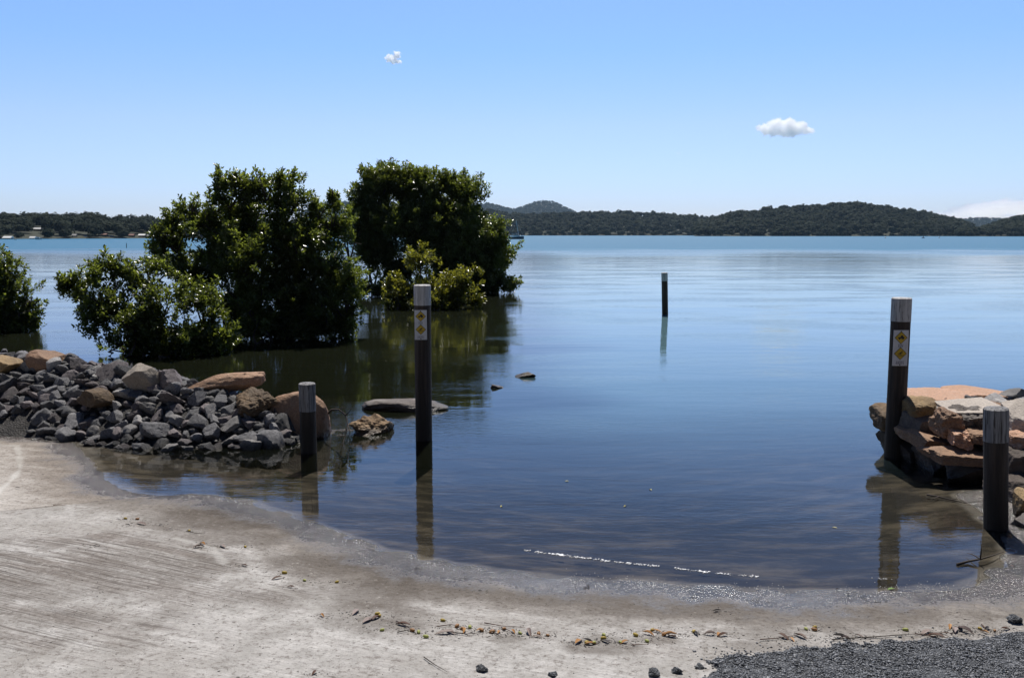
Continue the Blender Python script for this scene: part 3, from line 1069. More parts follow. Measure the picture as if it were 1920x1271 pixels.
def leaves(tips, dirs, nper, L, rg):
    """oval folded leaves in rosettes round each twig tip"""
    n = len(tips)
    idx = np.repeat(np.arange(n), nper)
    T, Dv = tips[idx], dirs[idx]
    k = len(idx)
    rnd = rg.normal(size=(k, 3))
    rnd /= np.linalg.norm(rnd, axis=1)[:, None]
    rnd = rnd - (rnd * Dv).sum(1)[:, None] * Dv
    rnd /= np.linalg.norm(rnd, axis=1)[:, None] + 1e-9
    a = rnd * rg.uniform(.5, 1.0, k)[:, None] + Dv * rg.uniform(.15, .95, k)[:, None] + np.array([0, 0, .12])
    a /= np.linalg.norm(a, axis=1)[:, None]
    up = Dv * .6 + np.array([0, 0, .7]) + rg.normal(size=(k, 3)) * .38
    s = np.cross(a, up)
    s /= np.linalg.norm(s, axis=1)[:, None] + 1e-9
    nn = np.cross(s, a)
    l = L * rg.uniform(.65, 1.2, k)[:, None]
    w = l * rg.uniform(.19, .25, k)[:, None]
    b = T - Dv * (rg.uniform(0, 1, k) ** 1.3 * L * 2.6)[:, None] + rnd * L * 0.12
    V = np.stack([b, b + a * l * .33 + s * w + nn * w * .25, b + a * l * .72 + s * w * .85 + nn * w * .2, b + a * l - nn * l * .06,
                  b + a * l * .72 - s * w * .85 + nn * w * .2, b + a * l * .33 - s * w + nn * w * .25], 1).reshape(-1, 3)
    base = np.arange(k)[:, None] * 6
    Fq = np.concatenate([base + np.array([[0, 3, 2, 1]]), base + np.array([[0, 5, 4, 3]])], 0)
    return V, Fq, k


def mangrove(label, Y, waterpx, lobes, stems, leafL, twigs_m2, mat, seed, cat='tree', group='mangroves standing in the water', nper=11, name='mangrove_tree', fill=.26, skirt=None, hole=1.7):
    rg = np.random.default_rng(seed)
    base = at_z(*waterpx)
    Y0 = base[1]
    e = empty(name, (base[0], Y0, 0))
    tag(e, label, cat, group)
    org = np.array([base[0], Y0, 0])
    AV, AF, AT, off = [], [], [], 0
    cents = []
    for lb in lobes:
        px, py, rx, ry = lb[:4]
        dy = lb[4] if len(lb) > 4 else 0.0
        c = at_y(px, py, Y0 + dy)
        sc = (Y0 + dy) / F
        rx, ry = rx * 1.06, ry * 1.06
        rad = np.array([rx * sc, (rx * .55 + ry * .45) * sc * .95, ry * sc])
        cents.append((c, rad))
        # sub-clumps over the lobe
        area = 4 * math.pi * ((rad[0] * rad[1]) ** 1.6 / 3 + (rad[0] * rad[2]) ** 1.6 / 3 + (rad[1] * rad[2]) ** 1.6 / 3) ** (1 / 1.6)
        ns = max(9, int(area * 3.9))
        u = rg.normal(size=(ns, 3))
        u /= np.linalg.norm(u, axis=1)[:, None]
        u[:, 2] = np.abs(u[:, 2]) * np.where(rg.uniform(size=ns) < .72, 1, -1)
        sc_ = c + u * rad * rg.uniform(.40, .84, ns)[:, None]
        sr = np.mean(rad) * rg.uniform(.22, .42, ns)
        nb = int(ns * 1.3)      # small outer sprays break up the outline
        ub = rg.normal(size=(nb, 3))
        ub[:, 2] = np.abs(ub[:, 2]) * np.where(rg.uniform(size=nb) < .7, 1, -1)
        ub /= np.linalg.norm(ub, axis=1)[:, None]
        sc_ = np.vstack([sc_, c + ub * rad * rg.uniform(.88, 1.24, nb)[:, None]])
        sr = np.r_[sr, np.maximum(np.mean(rad) * rg.uniform(.06, .16, nb), leafL * .9)]
        u = np.vstack([u, ub])
        ns = ns + nb
        nt_ = np.maximum(4, (sr ** 2 * 4 * math.pi * twigs_m2 * 0.40)).astype(int)
        ii = np.repeat(np.arange(ns), nt_)
        v = rg.normal(size=(len(ii), 3))
        v /= np.linalg.norm(v, axis=1)[:, None]
        tips = sc_[ii] + v * (sr[ii] * rg.uniform(.55, 1.18, len(ii)) ** 1)[:, None]
        d = v * .7 + u[ii] * .55 + np.array([0, 0, .55]) + rg.normal(size=v.shape) * .25
        d /= np.linalg.norm(d, axis=1)[:, None]
        # a sparse fill inside
        nf = int(len(tips) * fill)
        v2 = rg.normal(size=(nf, 3))
        v2 /= np.linalg.norm(v2, axis=1)[:, None]
        t2 = c + v2 * rad * (rg.uniform(0, 1, nf) ** .4 * .8)[:, None]
        d2 = v2 + np.array([0, 0, .5])
        d2 /= np.linalg.norm(d2, axis=1)[:, None]
        tone = np.r_[np.clip(rg.normal(.45, .25, ns), 0, 1)[ii], np.full(nf, .2)]
        tips, d = np.vstack([tips, t2]), np.vstack([d, d2])
        keep = (tips[:, 2] > 0.02) & (fbm(tips * hole, seed + 50, 3) > -.36)
        tips, d, tone = tips[keep], d[keep], tone[keep]
        V, Fq, k = leaves(tips, d, nper, leafL, rg)
        AV.append(V)
        AF.append(Fq + off)
        AT.append(np.repeat(np.clip(np.repeat(tone, nper) + rg.normal(0, .18, k), 0, 1), 6))
        off += len(V)
    if skirt:
        n_ = int((skirt[1] - skirt[0]) / F * Y0 * twigs_m2 * 3.0)
        px_ = rg.uniform(skirt[0], skirt[1], n_)
        keep = fbm(np.c_[px_ * .045, np.zeros(n_), np.zeros(n_)], seed, 3) > -.42
        px_ = px_[keep]
        n_ = len(px_)
        edge = 1 - np.abs((px_ - (skirt[0] + skirt[1]) / 2) / ((skirt[1] - skirt[0]) / 2)) ** 2
        tips = np.c_[(px_ - CX) / F * Y0, Y0 + rg.uniform(-.35, .6, n_) * np.sqrt(np.maximum(edge, .02)), rg.uniform(.0, .48, n_)]
        d = rg.normal(size=(n_, 3)) * .5 + np.array([0, -.3, .5])
        d /= np.linalg.norm(d, axis=1)[:, None]
        V, Fq, k = leaves(tips, d, nper, leafL, rg)
        AV.append(V)
        AF.append(Fq + off)
        AT.append(np.repeat(np.clip(rg.normal(.3, .2, k), 0, 1), 6))
        off += len(V)
    V = np.vstack(AV) - org
    V[:, 2] = np.maximum(V[:, 2], 0.004)
    me = mesh_np('crown', V, np.vstack(AF), mat, False, {'tone': np.concatenate(AT)})
    link('crown', me, e)
    # stems: from the water to every lobe
    m = MB()
    for sx_ in stems:
        b = at_z(sx_[0], sx_[1]) - org
        near = sorted(cents, key=lambda q: abs(q[0][0] - org[0] - b[0]) + 0.3 * abs(q[0][2]))[:2]
        m_ = m
        for c, rad in near:
            t = c - org
            mid = (b + t) / 2 + np.array([rg.uniform(-.12, .12), rg.uniform(-.1, .1), -.05])
            pts = [b + np.array([0, 0, -.4]), b, b * .6 + mid * .4 + rg.normal(size=3) * .03, mid, (mid + t) / 2 + rg.normal(size=3) * .05, t]
            r0 = 0.018 + 0.012 * np.linalg.norm(t - b)
            m_.tube(pts, [r0 * 1.1, r0, r0 * .85, r0 * .65, r0 * .45, r0 * .2], 7)
    for c, rad in cents:
        t = c - org
        for _ in range(5):
            v = rg.normal(size=3)
            v[2] = abs(v[2])
            v /= np.linalg.norm(v)
            q = t + v * rad * .85
            m.tube([t - np.array([0, 0, rad[2] * .4]), (t + q) / 2 + rg.normal(size=3) * .05, q], [.016, .011, .004], 5)
    m.build('trunk', M_bark, e, smooth=True)
    print(name, 'leaves', sum(len(a) for a in AT) // 6)
    return e


TW = 95
mangrove('low spreading mangrove bush, nearest the rubble heap, with water showing under its left side', 15, (320, 664),
         [(300, 580, 80, 62), (205, 565, 62, 55), (158, 545, 42, 40, .2), (380, 590, 52, 62, .2), (255, 615, 70, 40, -.2), (345, 625, 70, 36, -.1), (215, 505, 45, 32, .3), (280, 525, 60, 40, .4), (130, 530, 20, 16), (225, 640, 38, 22), (180, 600, 30, 24), (400, 640, 40, 24, .2), (300, 652, 60, 14), (355, 655, 60, 13), (235, 656, 40, 12)],
         [(205, 668), (235, 670), (270, 668), (300, 672), (330, 668), (365, 662), (395, 655), (250, 660)], 0.070, TW * 1.5, M_leafA, 5, skirt=(235, 425))
mangrove('tallest dark mangrove with a bright front column of leaves, behind the low bush', 17, (540, 634),
         [(430, 372, 42, 44), (500, 362, 52, 42), (545, 385, 45, 45), (385, 415, 50, 46), (330, 455, 46, 46), (440, 450, 85, 65), (560, 460, 80, 75), (622, 425, 30, 42), (620, 500, 55, 70), (470, 500, 55, 60, -.7),
          (480, 585, 50, 52, -.8), (600, 575, 70, 58), (540, 560, 70, 70), (430, 540, 50, 60), (650, 560, 22, 55), (625, 372, 10, 14), (358, 398, 28, 26), (420, 342, 26, 24), (530, 340, 36, 24), (460, 345, 40, 28), (560, 612, 80, 22), (450, 618, 40, 22, -.5), (520, 622, 45, 16), (625, 608, 40, 26), (300, 470, 20, 26), (595, 400, 24, 26), (440, 590, 38, 55, -.5), (455, 545, 40, 60, -.6), (655, 470, 26, 50), (662, 535, 24, 45), (648, 590, 34, 34), (640, 420, 22, 30), (470, 380, 50, 44), (410, 470, 50, 50), (475, 420, 50, 50), (322, 495, 42, 40), (365, 520, 55, 46), (415, 520, 46, 50), (320, 425, 24, 30), (300, 440, 18, 26)],
         [(420, 640), (450, 642), (480, 645), (510, 640), (540, 636), (580, 634), (620, 630), (640, 625)], 0.072, TW * 1.4, M_leafA, 6, skirt=(415, 665))
mangrove('broad dark flat topped mangrove standing farther out, beside the sailing boat', 30, (830, 549),
         [(720, 348, 50, 38), (790, 360, 58, 40), (868, 372, 46, 42), (690, 398, 40, 52), (765, 425, 75, 60), (850, 440, 75, 65), (928, 455, 40, 44), (705, 462, 46, 44), (900, 500, 60, 46), (830, 500, 70, 45), (955, 534, 20, 13), (740, 500, 36, 24), (720, 322, 40, 14), (800, 332, 36, 14), (868, 350, 26, 16), (930, 530, 36, 18), (672, 440, 20, 40), (760, 520, 50, 25), (790, 536, 70, 13), (890, 541, 55, 10), (835, 342, 32, 18), (902, 366, 18, 20), (760, 330, 40, 20)],
         [(700, 546), (740, 548), (790, 550), (840, 549), (880, 547), (920, 545)], 0.095, 68, M_leafA, 7, skirt=(725, 935), hole=1.0)
mangrove('small bright yellow green mangrove in front of the broad dark one', 24, (800, 578),
         [(755, 550, 42, 26), (850, 552, 48, 26), (802, 562, 62, 16, -.2), (868, 520, 30, 28), (787, 488, 36, 30, .4), (735, 535, 18, 22), (820, 535, 40, 22, .3), (890, 565, 14, 10)],
         [(745, 580), (780, 582), (820, 582), (860, 578)], 0.09, 85, M_leafB, 8, skirt=(722, 895))
mangrove('mangrove bush cut off by the left edge of the photo', 18, (5, 621),
         [(0, 558, 62, 55), (-60, 540, 70, 75, .3), (35, 592, 42, 28), (8, 505, 34, 32), (-30, 480, 40, 30), (-70, 590, 70, 36), (58, 572, 22, 14), (0, 600, 50, 22), (-20, 612, 75, 11)],
         [(-60, 622), (-20, 624), (10, 622), (40, 618)], 0.075, 125, M_leafA, 9, skirt=(-90, 62))
mangrove('small leafy sapling in the water between the tall dark and the broad mangrove', 26, (700, 556),
         [(685, 540, 16, 14), (705, 545, 14, 12)], [(695, 558)], 0.105, 62, M_leafA, 10, 'sapling', name='mangrove_sapling')

# ------------------------------------------------------------------ far shores
Mf = Mat('far_foliage')
_t = Mf.attr('tone')
_c = Mf.mix(_t, (0.018, 0.028, 0.018), (0.036, 0.047, 0.026))
M_far = Mf.surf(Mf.n('MixShader', {0: 0.3, 1: Mf.pbr(_c, 0.8, Specular_IOR_Level=0.1), 2: Mf.n('BsdfTranslucent', {'Color': _c}).outputs[0]}).outputs[0])
Ms = Mat('hill_soil')
M_soil = Ms.surf(Ms.pbr(Ms.mix(Ms.noise(Ms.pos(), .08, 5), (0.02, 0.026, 0.014), (0.045, 0.048, 0.028)), 0.95))


def crowns(C, rad, tones, rg, cards=64, size=.42):
    """ragged crowns: many small leafy facets spread through each crown's volume"""
    n = len(C)
    v = rg.normal(size=(n, cards, 3))
    v /= np.linalg.norm(v, axis=2)[..., None]
    v[..., 2] = np.abs(v[..., 2]) * np.where(rg.uniform(size=(n, cards)) < .75, 1, -.6)
    lump = rg.normal(size=(n, 5, 3))
    lump /= np.linalg.norm(lump, axis=2)[..., None]
    g = (np.einsum('ncd,nld->ncl', v, lump)).max(2)
    rr = rg.uniform(.62, 1.0, (n, cards)) * (.72 + .38 * np.clip(g, 0, 1) ** 2)
    P = C[:, None] + v * rr[..., None] * rad[:, None, None] * np.array([1, 1, .82])
    nrm = v * .8 + np.array([0, -.15, .5]) + rg.normal(size=v.shape) * .28
    nrm /= np.linalg.norm(nrm, axis=2)[..., None]
    a = np.cross(nrm, rg.normal(size=v.shape))
    a /= np.linalg.norm(a, axis=2)[..., None]
    b = np.cross(nrm, a)
    s = (rad[:, None] * size * (44 / max(cards, 44)) ** .5 * rg.uniform(.6, 1.3, (n, cards)))[..., None]
    Q = np.stack([P - a * s, P - b * s * .7, P + a * s, P + b * s * .7], 2).reshape(-1, 3)
    Fq = np.arange(len(Q)).reshape(-1, 4)
    tn = np.clip(tones[:, None] + rg.normal(0, .15, (n, cards)), 0, 1)
    return Q, Fq, np.repeat(tn.ravel(), 4)


def hill(name, sil, Y0, Y1, crown_r, seed, label, wlabel, density=1.0, zshore=0.4, gap=None, cards=70):
    """sil: skyline points (px,py); shore at Y0, ridge at Y1"""
    rg = np.random.default_rng(seed)
    sil = np.array(sil, float)
    pxs = np.linspace(sil[0, 0], sil[-1, 0], int((sil[-1, 0] - sil[0, 0]) / 8) + 2)
    f0 = Y0 if callable(Y0) else (lambda p: Y0)
    ts = np.r_[0, .03, .1, .2, .3, .4, .5, .6, .7, .8, .9, 1.0, 1.2, 1.5, 2.0]
    V = []

    def hgt(px, t):
        py = np.interp(px, sil[:, 0], sil[:, 1])
        y0 = np.array([f0(q) for q in np.atleast_1d(px)])
        y1 = y0 + (Y1 - (f0((sil[0, 0] + sil[-1, 0]) / 2)))
        H = 2 + (HOR - py) * y1 / F - crown_r * 1.5
        H = np.maximum(H, 0.3)
        y = y0 + t * (y1 - y0)
        z = np.where(t <= 1, -0.5 + (H + .5) * np.clip(t, 0, 1) ** .8, H * np.maximum(0, 1 - (t - 1) * .9))
        return (px - CX) / F * y, y, z
    for t in ts:
        x, y, z = hgt(pxs, np.full(len(pxs), t))
        V.append(np.c_[x, y, z])
    V = np.vstack(V)
    nx = len(pxs)
    i = np.arange(nx * len(ts)).reshape(len(ts), nx)
    Fc = np.stack([i[:-1, :-1], i[:-1, 1:], i[1:, 1:], i[1:, :-1]], -1).reshape(-1, 4)
    tag(link(name, mesh_np(name, V, Fc, M_soil, True)), label, kind='structure')
    width = (sil[-1, 0] - sil[0, 0]) / F * (Y0((sil[0, 0] + sil[-1, 0]) / 2) if callable(Y0) else Y0)
    depth = Y1 - f0((sil[0, 0] + sil[-1, 0]) / 2)
    n = int(width * depth / (crown_r ** 2 * 2.6) * density)
    px = rg.uniform(sil[0, 0], sil[-1, 0], n)
    t = rg.uniform(0.015, 1.03, n)
    # thick wall of trees along the water
    ne = int(width / (crown_r * .8))
    px = np.r_[px, rg.uniform(sil[0, 0], sil[-1, 0], ne)]
    t = np.r_[t, rg.uniform(0.0, 0.03, ne)]
    x, y, z = hgt(px, t)
    rad = crown_r * rg.uniform(.6, 1.35, len(px))
    rad[n:] *= .75
    C = np.c_[x, y, z + rad * .9]
    C[n:, 2] = rad[n:] * .75
    if gap is not None:
        qx, qy = project(C)
        k = np.ones(len(C), bool)
        for gx, gy, gw, gh in gap:
            k &= ~((np.abs(qx - gx) < gw) & (qy > gy - gh) & (qy < gy + 24) & (C[:, 1] < gap_y(gx, gy)))
        C, rad = C[k], rad[k]
    ton = np.clip(rg.normal(.45, .18, len(C)) + 0.2 * fbm(np.c_[C[:, :2] * .03, np.zeros(len(C))], seed, 3), 0, 1)
    Q, Fq, tn = crowns(C, rad, ton, rg, cards)
    w = link('forest', mesh_np('forest', Q, Fq, M_far, False, {'tone': tn}))
    tag(w, wlabel, kind='stuff')
    print(name, 'crowns', len(C))


HOUSES = [  # px left, right, base y, roof height px, wall, label
    (8, 23, 449.5, 7.5, 'white roofed boathouse at the water, leftmost on the far shore', 1),
    (57, 67, 449, 6.5, 'white roofed boathouse at the water left of the white launch', 1),
    (63, 79, 433, 7, 'two tiered pale house high among the trees above the boathouses', 0),
    (102, 109, 440, 7, 'small pale house among the trees right of the two tiered house', 0),
    (136, 144, 445, 7, 'grey house near the water in the middle of the left shore', 0),
    (157, 163, 446, 5, 'tan shed close to the water on the far left shore', 0),
    (191, 201, 442, 5, 'reddish roofed house set back on the left shore', 2),
    (204, 213, 446, 5, 'bright white cottage on the lawn by the water', 1),
    (242, 252, 444, 6, 'brown roofed house near the end of the left shore', 2),
    (261, 273, 444, 6, 'long white roofed house nearest the tall dark mangrove', 1),
    (277, 284, 444, 5, 'pale hut partly hidden by the tall dark mangrove', 0)]


def shoreL(p):
    return 330 + 0.18 * max(0, p) * (1 if p > 0 else 0)


def gap_y(gx, gy):
    return shoreL(gx) + (24 if gy > 440 else 60)


hill('hills', [(-420, 402), (-200, 404), (-60, 403), (0, 405), (60, 403), (110, 405), (150, 404), (200, 404), (240, 408), (300, 410), (360, 411), (460, 414), (640, 414), (760, 414)], shoreL, 455, 2.7, 41,
     'low wooded shore across the water at the left', 'eucalypt wood behind the houses of the left shore', 1.25,
     gap=[((a + b) / 2, y, (b - a) / 2 + 6, h + 9) for a, b, y, h, _, _ in HOUSES], cards=170)
hill('hills', [(560, 414), (700, 412), (860, 406), (925, 393), (960, 401), (1010, 402), (1080, 399), (1130, 397), (1180, 397), (1230, 400), (1290, 405), (1340, 408), (1400, 404), (1500, 400)], lambda p: 900.0, 1180, 4.0, 42,
     'low wooded hills straight across the water', 'eucalypt wood on the low hills across the water', 0.7)
hill('hills', [(1300, 420), (1340, 408), (1380, 397), (1430, 390), (1500, 386), (1560, 383), (1600, 382), (1650, 387), (1700, 394), (1750, 403), (1790, 411), (1815, 422), (1830, 436)], lambda p: 690.0, 900, 3.2, 43,
     'rounded wooded hill across the water at the right', 'eucalypt wood on the rounded hill at the right', 1.0)
hill('hills', [(1790, 442), (1830, 430), (1850, 422), (1880, 412), (1905, 406), (1960, 402), (2100, 396), (2400, 396)], lambda p: 640.0, 800, 3.2, 44,
     'wooded shore at the far right edge', 'eucalypt wood on the shore at the far right edge', 1.0)
hill('hills', [(1700, 425), (1750, 414), (1790, 410), (1840, 408), (1880, 410), (1920, 413), (2000, 416)], lambda p: 2300.0, 2900, 4.5, 45,
     'bluish distant hill seen between two nearer shores at the right', 'bluish distant wood between two nearer shores', 0.4, cards=26)
hill('hills', [(560, 402), (600, 384), (625, 379), (655, 378), (700, 384), (780, 390), (860, 384), (920, 381), (940, 387), (962, 392), (985, 386), (1003, 378), (1022, 376), (1042, 380), (1058, 388), (1080, 398), (1130, 408)], lambda p: 2500.0, 3300, 4.2, 46,
     'bluish conical hill and ridge beyond the low wooded hills', 'bluish distant wood on the conical hill', 0.5, cards=26)

# houses on the left shore
M_hw = flat('house_wall', (0.30, 0.27, 0.23), .8)
M_hd = flat('house_dark_wall', (0.10, 0.085, 0.075), .8)
M_rw = flat('white_roof', (0.80, 0.80, 0.80), .5)
M_rg = flat('grey_roof', (0.50, 0.50, 0.50), .6)
M_rr = flat('red_roof', (0.26, 0.13, 0.10), .7)
for a, b, y, h, lab, k in HOUSES:
    Yh = shoreL(a) + (1 if y > 447 else (12 if y > 440 else 42))
    c = at_y((a + b) / 2, y, Yh)
    w = (b - a) / F * Yh
    H = h / F * Yh
    zb = c[2] - 0.2
    e = empty('house', (c[0], c[1], zb))
    tag(e, lab, 'house', 'houses along the left shore')
    m = MB()
    m.box((0, 0, (H * .55 - 2) / 2), (w * .46, w * .4, (H * .55 + 2) / 2))
    m.build('wall', M_hd if k != 0 else M_hw, e)
    m = MB()
    m.prism([(-w * .4, 0), (w * .4, 0), (0, H * .45)], -w * .54, w * .54)
    V = np.array(m.v)
    m.v = [tuple(q) for q in V[:, [1, 0, 2]] * np.array([1, 1.18, 1]) + np.array([0, 0, H * .56])]
    m.build('roof', (M_rg, M_rw, M_rr)[k], e)
    m = MB()
    m.box((-w * .15, -w * .4 - .02, H * .28), (w * .1, .02, H * .14))
    m.build('window', M_blk, e)
    m = MB()
    m.box((w * .2, -w * .4 - .02, H * .28), (w * .1, .02, H * .14))
    m.build('window', M_blk, e)

# ------------------------------------------------------------------ boats and marks on the water


def hull_mesh(L, B, H, m):
    secs = []
    for t in np.linspace(0, 1, 9):
        x = (t - .5) * L
        b = B / 2 * (1 - max(0, t - .45) ** 2 / .3025) ** .7 if t < 1 else 0.02
        b = max(b, .02) * (.9 if t == 0 else 1)
        z1 = H * (1 + .35 * t * t)
        secs.append([(x, -b, z1), (x, -b * .8, H * .3), (x, -b * .3, -.25), (x, b * .3, -.25), (x, b * .8, H * .3), (x, b, z1)])
    V = [p for s in secs for p in s]
    Fs = []
    for i in range(8):
        for k in range(5):
            Fs.append((i * 6 + k, i * 6 + k + 1, (i + 1) * 6 + k + 1, (i + 1) * 6 + k))
        Fs.append((i * 6 + 5, i * 6, (i + 1) * 6, (i + 1) * 6 + 5))
    Fs += [tuple(range(5, -1, -1)), tuple(48 + k for k in range(6))]
    m.add(V, Fs)


M_navy = flat('navy_hull', (0.02, 0.035, 0.06), .3)
M_bwhite = flat('boat_white', (0.78, 0.78, 0.78), .35)
M_alu = flat('mast_metal', (0.45, 0.47, 0.5), .4)
b = at_z(970, 448.6)
e = empty('sailing_boat', b, (0, 0, R(-20)))
tag(e, 'moored sailing boat with dark hull and bare mast beside the broad mangrove', 'boat')
m = MB(); hull_mesh(5.0, 1.7, .75, m); m.build('hull', M_navy, e)
m = MB(); m.box((-.2, 0, .98), (2.1, .66, .14)); m.box((-.1, 0, 1.28), (1.2, .5, .16)); m.build('cabin', M_bwhite, e)
m = MB(); m.box((-1.0, 0, 1.95), (.9, .6, .05)); [m.box((-1.0 + sx_ * .8, sy * .55, 1.6), (.03, .03, .34)) for sx_ in (-1, 1) for sy in (-1, 1)]; m.build('canopy', M_bwhite, e)
m = MB(); m.tube([(.55, 0, 1.2), (-.5, 0, 6.6)], [.10, .06], 8); m.build('mast', M_bwhite, e)
m = MB(); m.tube([(.5, 0, 2.25), (-1.5, 0, 2.15)], [.05, .05], 8); m.build('boom', M_navy, e)
m = MB(); m.tube([(2.4, 0, 1.0), (-.5, 0, 6.5)], [.015, .015], 4); m.tube([(-2.4, 0, .9), (-.5, 0, 6.5)], [.015, .015], 4); m.build('stay', M_alu, e)

for px, py, L, lab in [(73, 449.3, 2.1, 'white launch moored beside the boathouses on the left shore'), (29, 449.6, 0.9, 'small white dinghy beside the leftmost boathouse'), (250, 446.8, 1.1, 'small white boat moored off the brown roofed house')]:
    b = at_z(px, py)
    e = empty('motor_boat', b, (0, 0, R(8)))
    tag(e, lab, 'boat', 'white boats along the left shore')
    m = MB(); hull_mesh(L, L * .4, L * .17, m); m.build('hull', M_bwhite, e)
    m = MB(); m.box((-.05 * L, 0, L * .27), (L * .2, L * .13, L * .09)); m.box((-.05 * L, 0, L * .375), (L * .23, L * .15, L * .012)); m.build('cabin', M_bwhite, e)
for px, py, hgt_, lab in [(1660, 446.4, .75, 'leftmost small dark mark afloat below the rounded hill'), (1731, 446.6, .8, 'widest small dark float below the rounded hill'), (1761, 446.4, .75, 'rightmost small dark mark afloat below the rounded hill')]:
    b = at_z(px, py)
    w = .75 if px == 1731 else .3
    e = empty('mooring_buoy', b)
    tag(e, lab, 'buoy', 'dark marks afloat near the far right shore')
    m = MB(); m.tube([(0, 0, -.3), (0, 0, 0), (0, 0, hgt_ * .35), (0, 0, hgt_ * .5)], [w * .7, w, w * .8, w * .2], 12); m.build('float', M_navy, e)
    m = MB(); m.tube([(0, 0, hgt_ * .45), (0, 0, hgt_ * 1.2)], [w * .18, w * .15], 8); m.build('spar', M_navy, e)
b = at_z(237, 465)
e = empty('stake', b); tag(e, 'thin dark stake standing in the water beyond the low mangrove bush', 'stake')
m = MB(); m.tube([(0, 0, -.5), (.02, 0, .35), (.03, 0, .62)], [.05, .045, .03], 8); m.build('pole', M_wood, e)
m = MB(); m.tube([(.03, 0, .62), (.03, 0, .68)], [.055, .05], 8); m.build('cap', M_wood, e)

# ------------------------------------------------------------------ dead branches in the water
Mtw = Mat('dead_twig')
_n = Mtw.noise(Mtw.mapping(Mtw.obj(), sc=(40, 40, 40)), 1.0, 4)
M_twig = Mtw.surf(Mtw.pbr(Mtw.mix(_n, (0.025, 0.02, 0.016), (0.09, 0.07, 0.055)), .85))


def branch(name, pts, r, label, mat=M_twig, extra=(), cat='branch', group=None, sides=6):
    b = np.array(pts[0], float)
    m = MB()
    P_ = [np.array(p) - b for p in pts]
    n = len(P_)
    m.tube(P_, [r * (1 - .75 * i / (n - 1)) for i in range(n)], sides)
    for ex in extra:
        Q = [np.array(p) - b for p in ex]
        m.tube(Q, [r * .55 * (1 - .7 * i / (len(Q) - 1)) for i in range(len(Q))], 5)
    o = m.build(name, mat, None, b, smooth=True)
    return tag(o, label, cat, group)


def q(px, py, Y):
    return at_y(px, py, Y)


branch('branch', [q(612, 778, 8.85), q(622, 768, 8.85), q(636, 768, 8.8), q(648, 778, 8.75), q(652, 795, 8.7), q(648, 815, 8.6), q(641, 838, 8.5), q(638, 850, 8.4)], .011,
       'thin dead branch arching into the water right of the reddish boulder', extra=[
           [q(636, 768, 8.8), q(642, 764, 8.8), q(650, 766, 8.75)], [q(648, 778, 8.75), q(655, 772, 8.7), q(659, 765, 8.7)], [q(652, 795, 8.7), q(656, 810, 8.65), q(650, 828, 8.6)], [q(650, 803, 8.65), q(642, 812, 8.6), q(640, 824, 8.6)], [q(622, 768, 8.85), q(632, 764, 8.9), q(640, 772, 8.9)]])
branch('branch', [at_z(1738, 927, .006), at_z(1760, 931, .008), at_z(1785, 937, .006), at_z(1810, 943, .012), at_z(1846, 937, .03)], .008, 'thin stick lying along the waterline left of the bollard', extra=[[at_z(1760, 931, .008), at_z(1745, 936, .006)], [at_z(1785, 937, .01), at_z(1800, 934, .01)]])
branch('branch', [at_z(1795, 1058, .004), at_z(1815, 1052, .012), at_z(1838, 1048, .03), at_z(1858, 1042, .03), at_z(1882, 1034, .02)], .009, 'forked dark stick half in the water at the lower right', extra=[[at_z(1838, 1048, .03), at_z(1826, 1040, .03), at_z(1812, 1036, .015)], [at_z(1838, 1048, .03), at_z(1840, 1030, .10), at_z(1838, 1012, .14)]])

# ------------------------------------------------------------------ foamy wavelet and painted glints
Mfo = Mat('foam_glints')
M_foam_glints = Mfo.surf(Mfo.pbr((0.85, 0.85, 0.86), .25))
rg = np.random.default_rng(5)
line = np.array([at_z(x, y)[:2] for x, y in [(985, 1032), (1040, 1039), (1110, 1048), (1180, 1056), (1250, 1063), (1330, 1073), (1420, 1081)]])
line2 = np.array([at_z(x, y)[:2] for x, y in [(1630, 1084), (1668, 1086)]])
pts = []
for L_, n in ((line, 620), (line2, 30)):
    t = rg.uniform(0, len(L_) - 1.001, n)
    i = t.astype(int)
    p = L_[i] + (t - i)[:, None] * (L_[i + 1] - L_[i])
    k = fbm(np.c_[t * 9, np.zeros(n), np.zeros(n)], 4, 3) > -.25
    pts.append(p[k])
lip = np.array([at_z(x, y)[:2] for x, y in WL_PX[6:20]])  # tiny white specks stand in for sun glints at the waterline
n = 900
t = rg.uniform(0, len(lip) - 1.001, n)
i = t.astype(int)
pl_ = lip[i] + (t - i)[:, None] * (lip[i + 1] - lip[i]) + rg.normal(size=(n, 2)) * np.array([.04, .05])
nlip = (fbm(np.c_[pl_ * 3.5, np.zeros(n)], 14, 3) > 0.0)
nline = len(np.vstack(pts))
pts.append(pl_[nlip])
p = np.vstack(pts)
p = p + rg.normal(size=p.shape) * np.array([.010, .007])
D0, F0 = ICO[1]
rad = rg.uniform(.0012, .0055, len(p)) * (0.55 + 0.9 * np.clip(fbm(np.c_[p * 14, np.zeros(len(p))], 6, 3) + .35, 0, 1))
rad[nline:] = rg.uniform(.0008, .0022, len(p) - nline)
V = (D0[None] * rad[:, None, None] * np.array([1.5, 1, .7]) + np.c_[p, np.maximum(ramp_h(p), 0) + .001][:, None]).reshape(-1, 3)
Fc = (F0[None] + (np.arange(len(p)) * len(D0))[:, None, None]).reshape(-1, 3)
tag(link('foam_glints', mesh_np('foam_glints', V, Fc, M_foam_glints, True)), 'thin white foamy line along a wavelet, with specks added as sun glints along the waterline', kind='stuff')

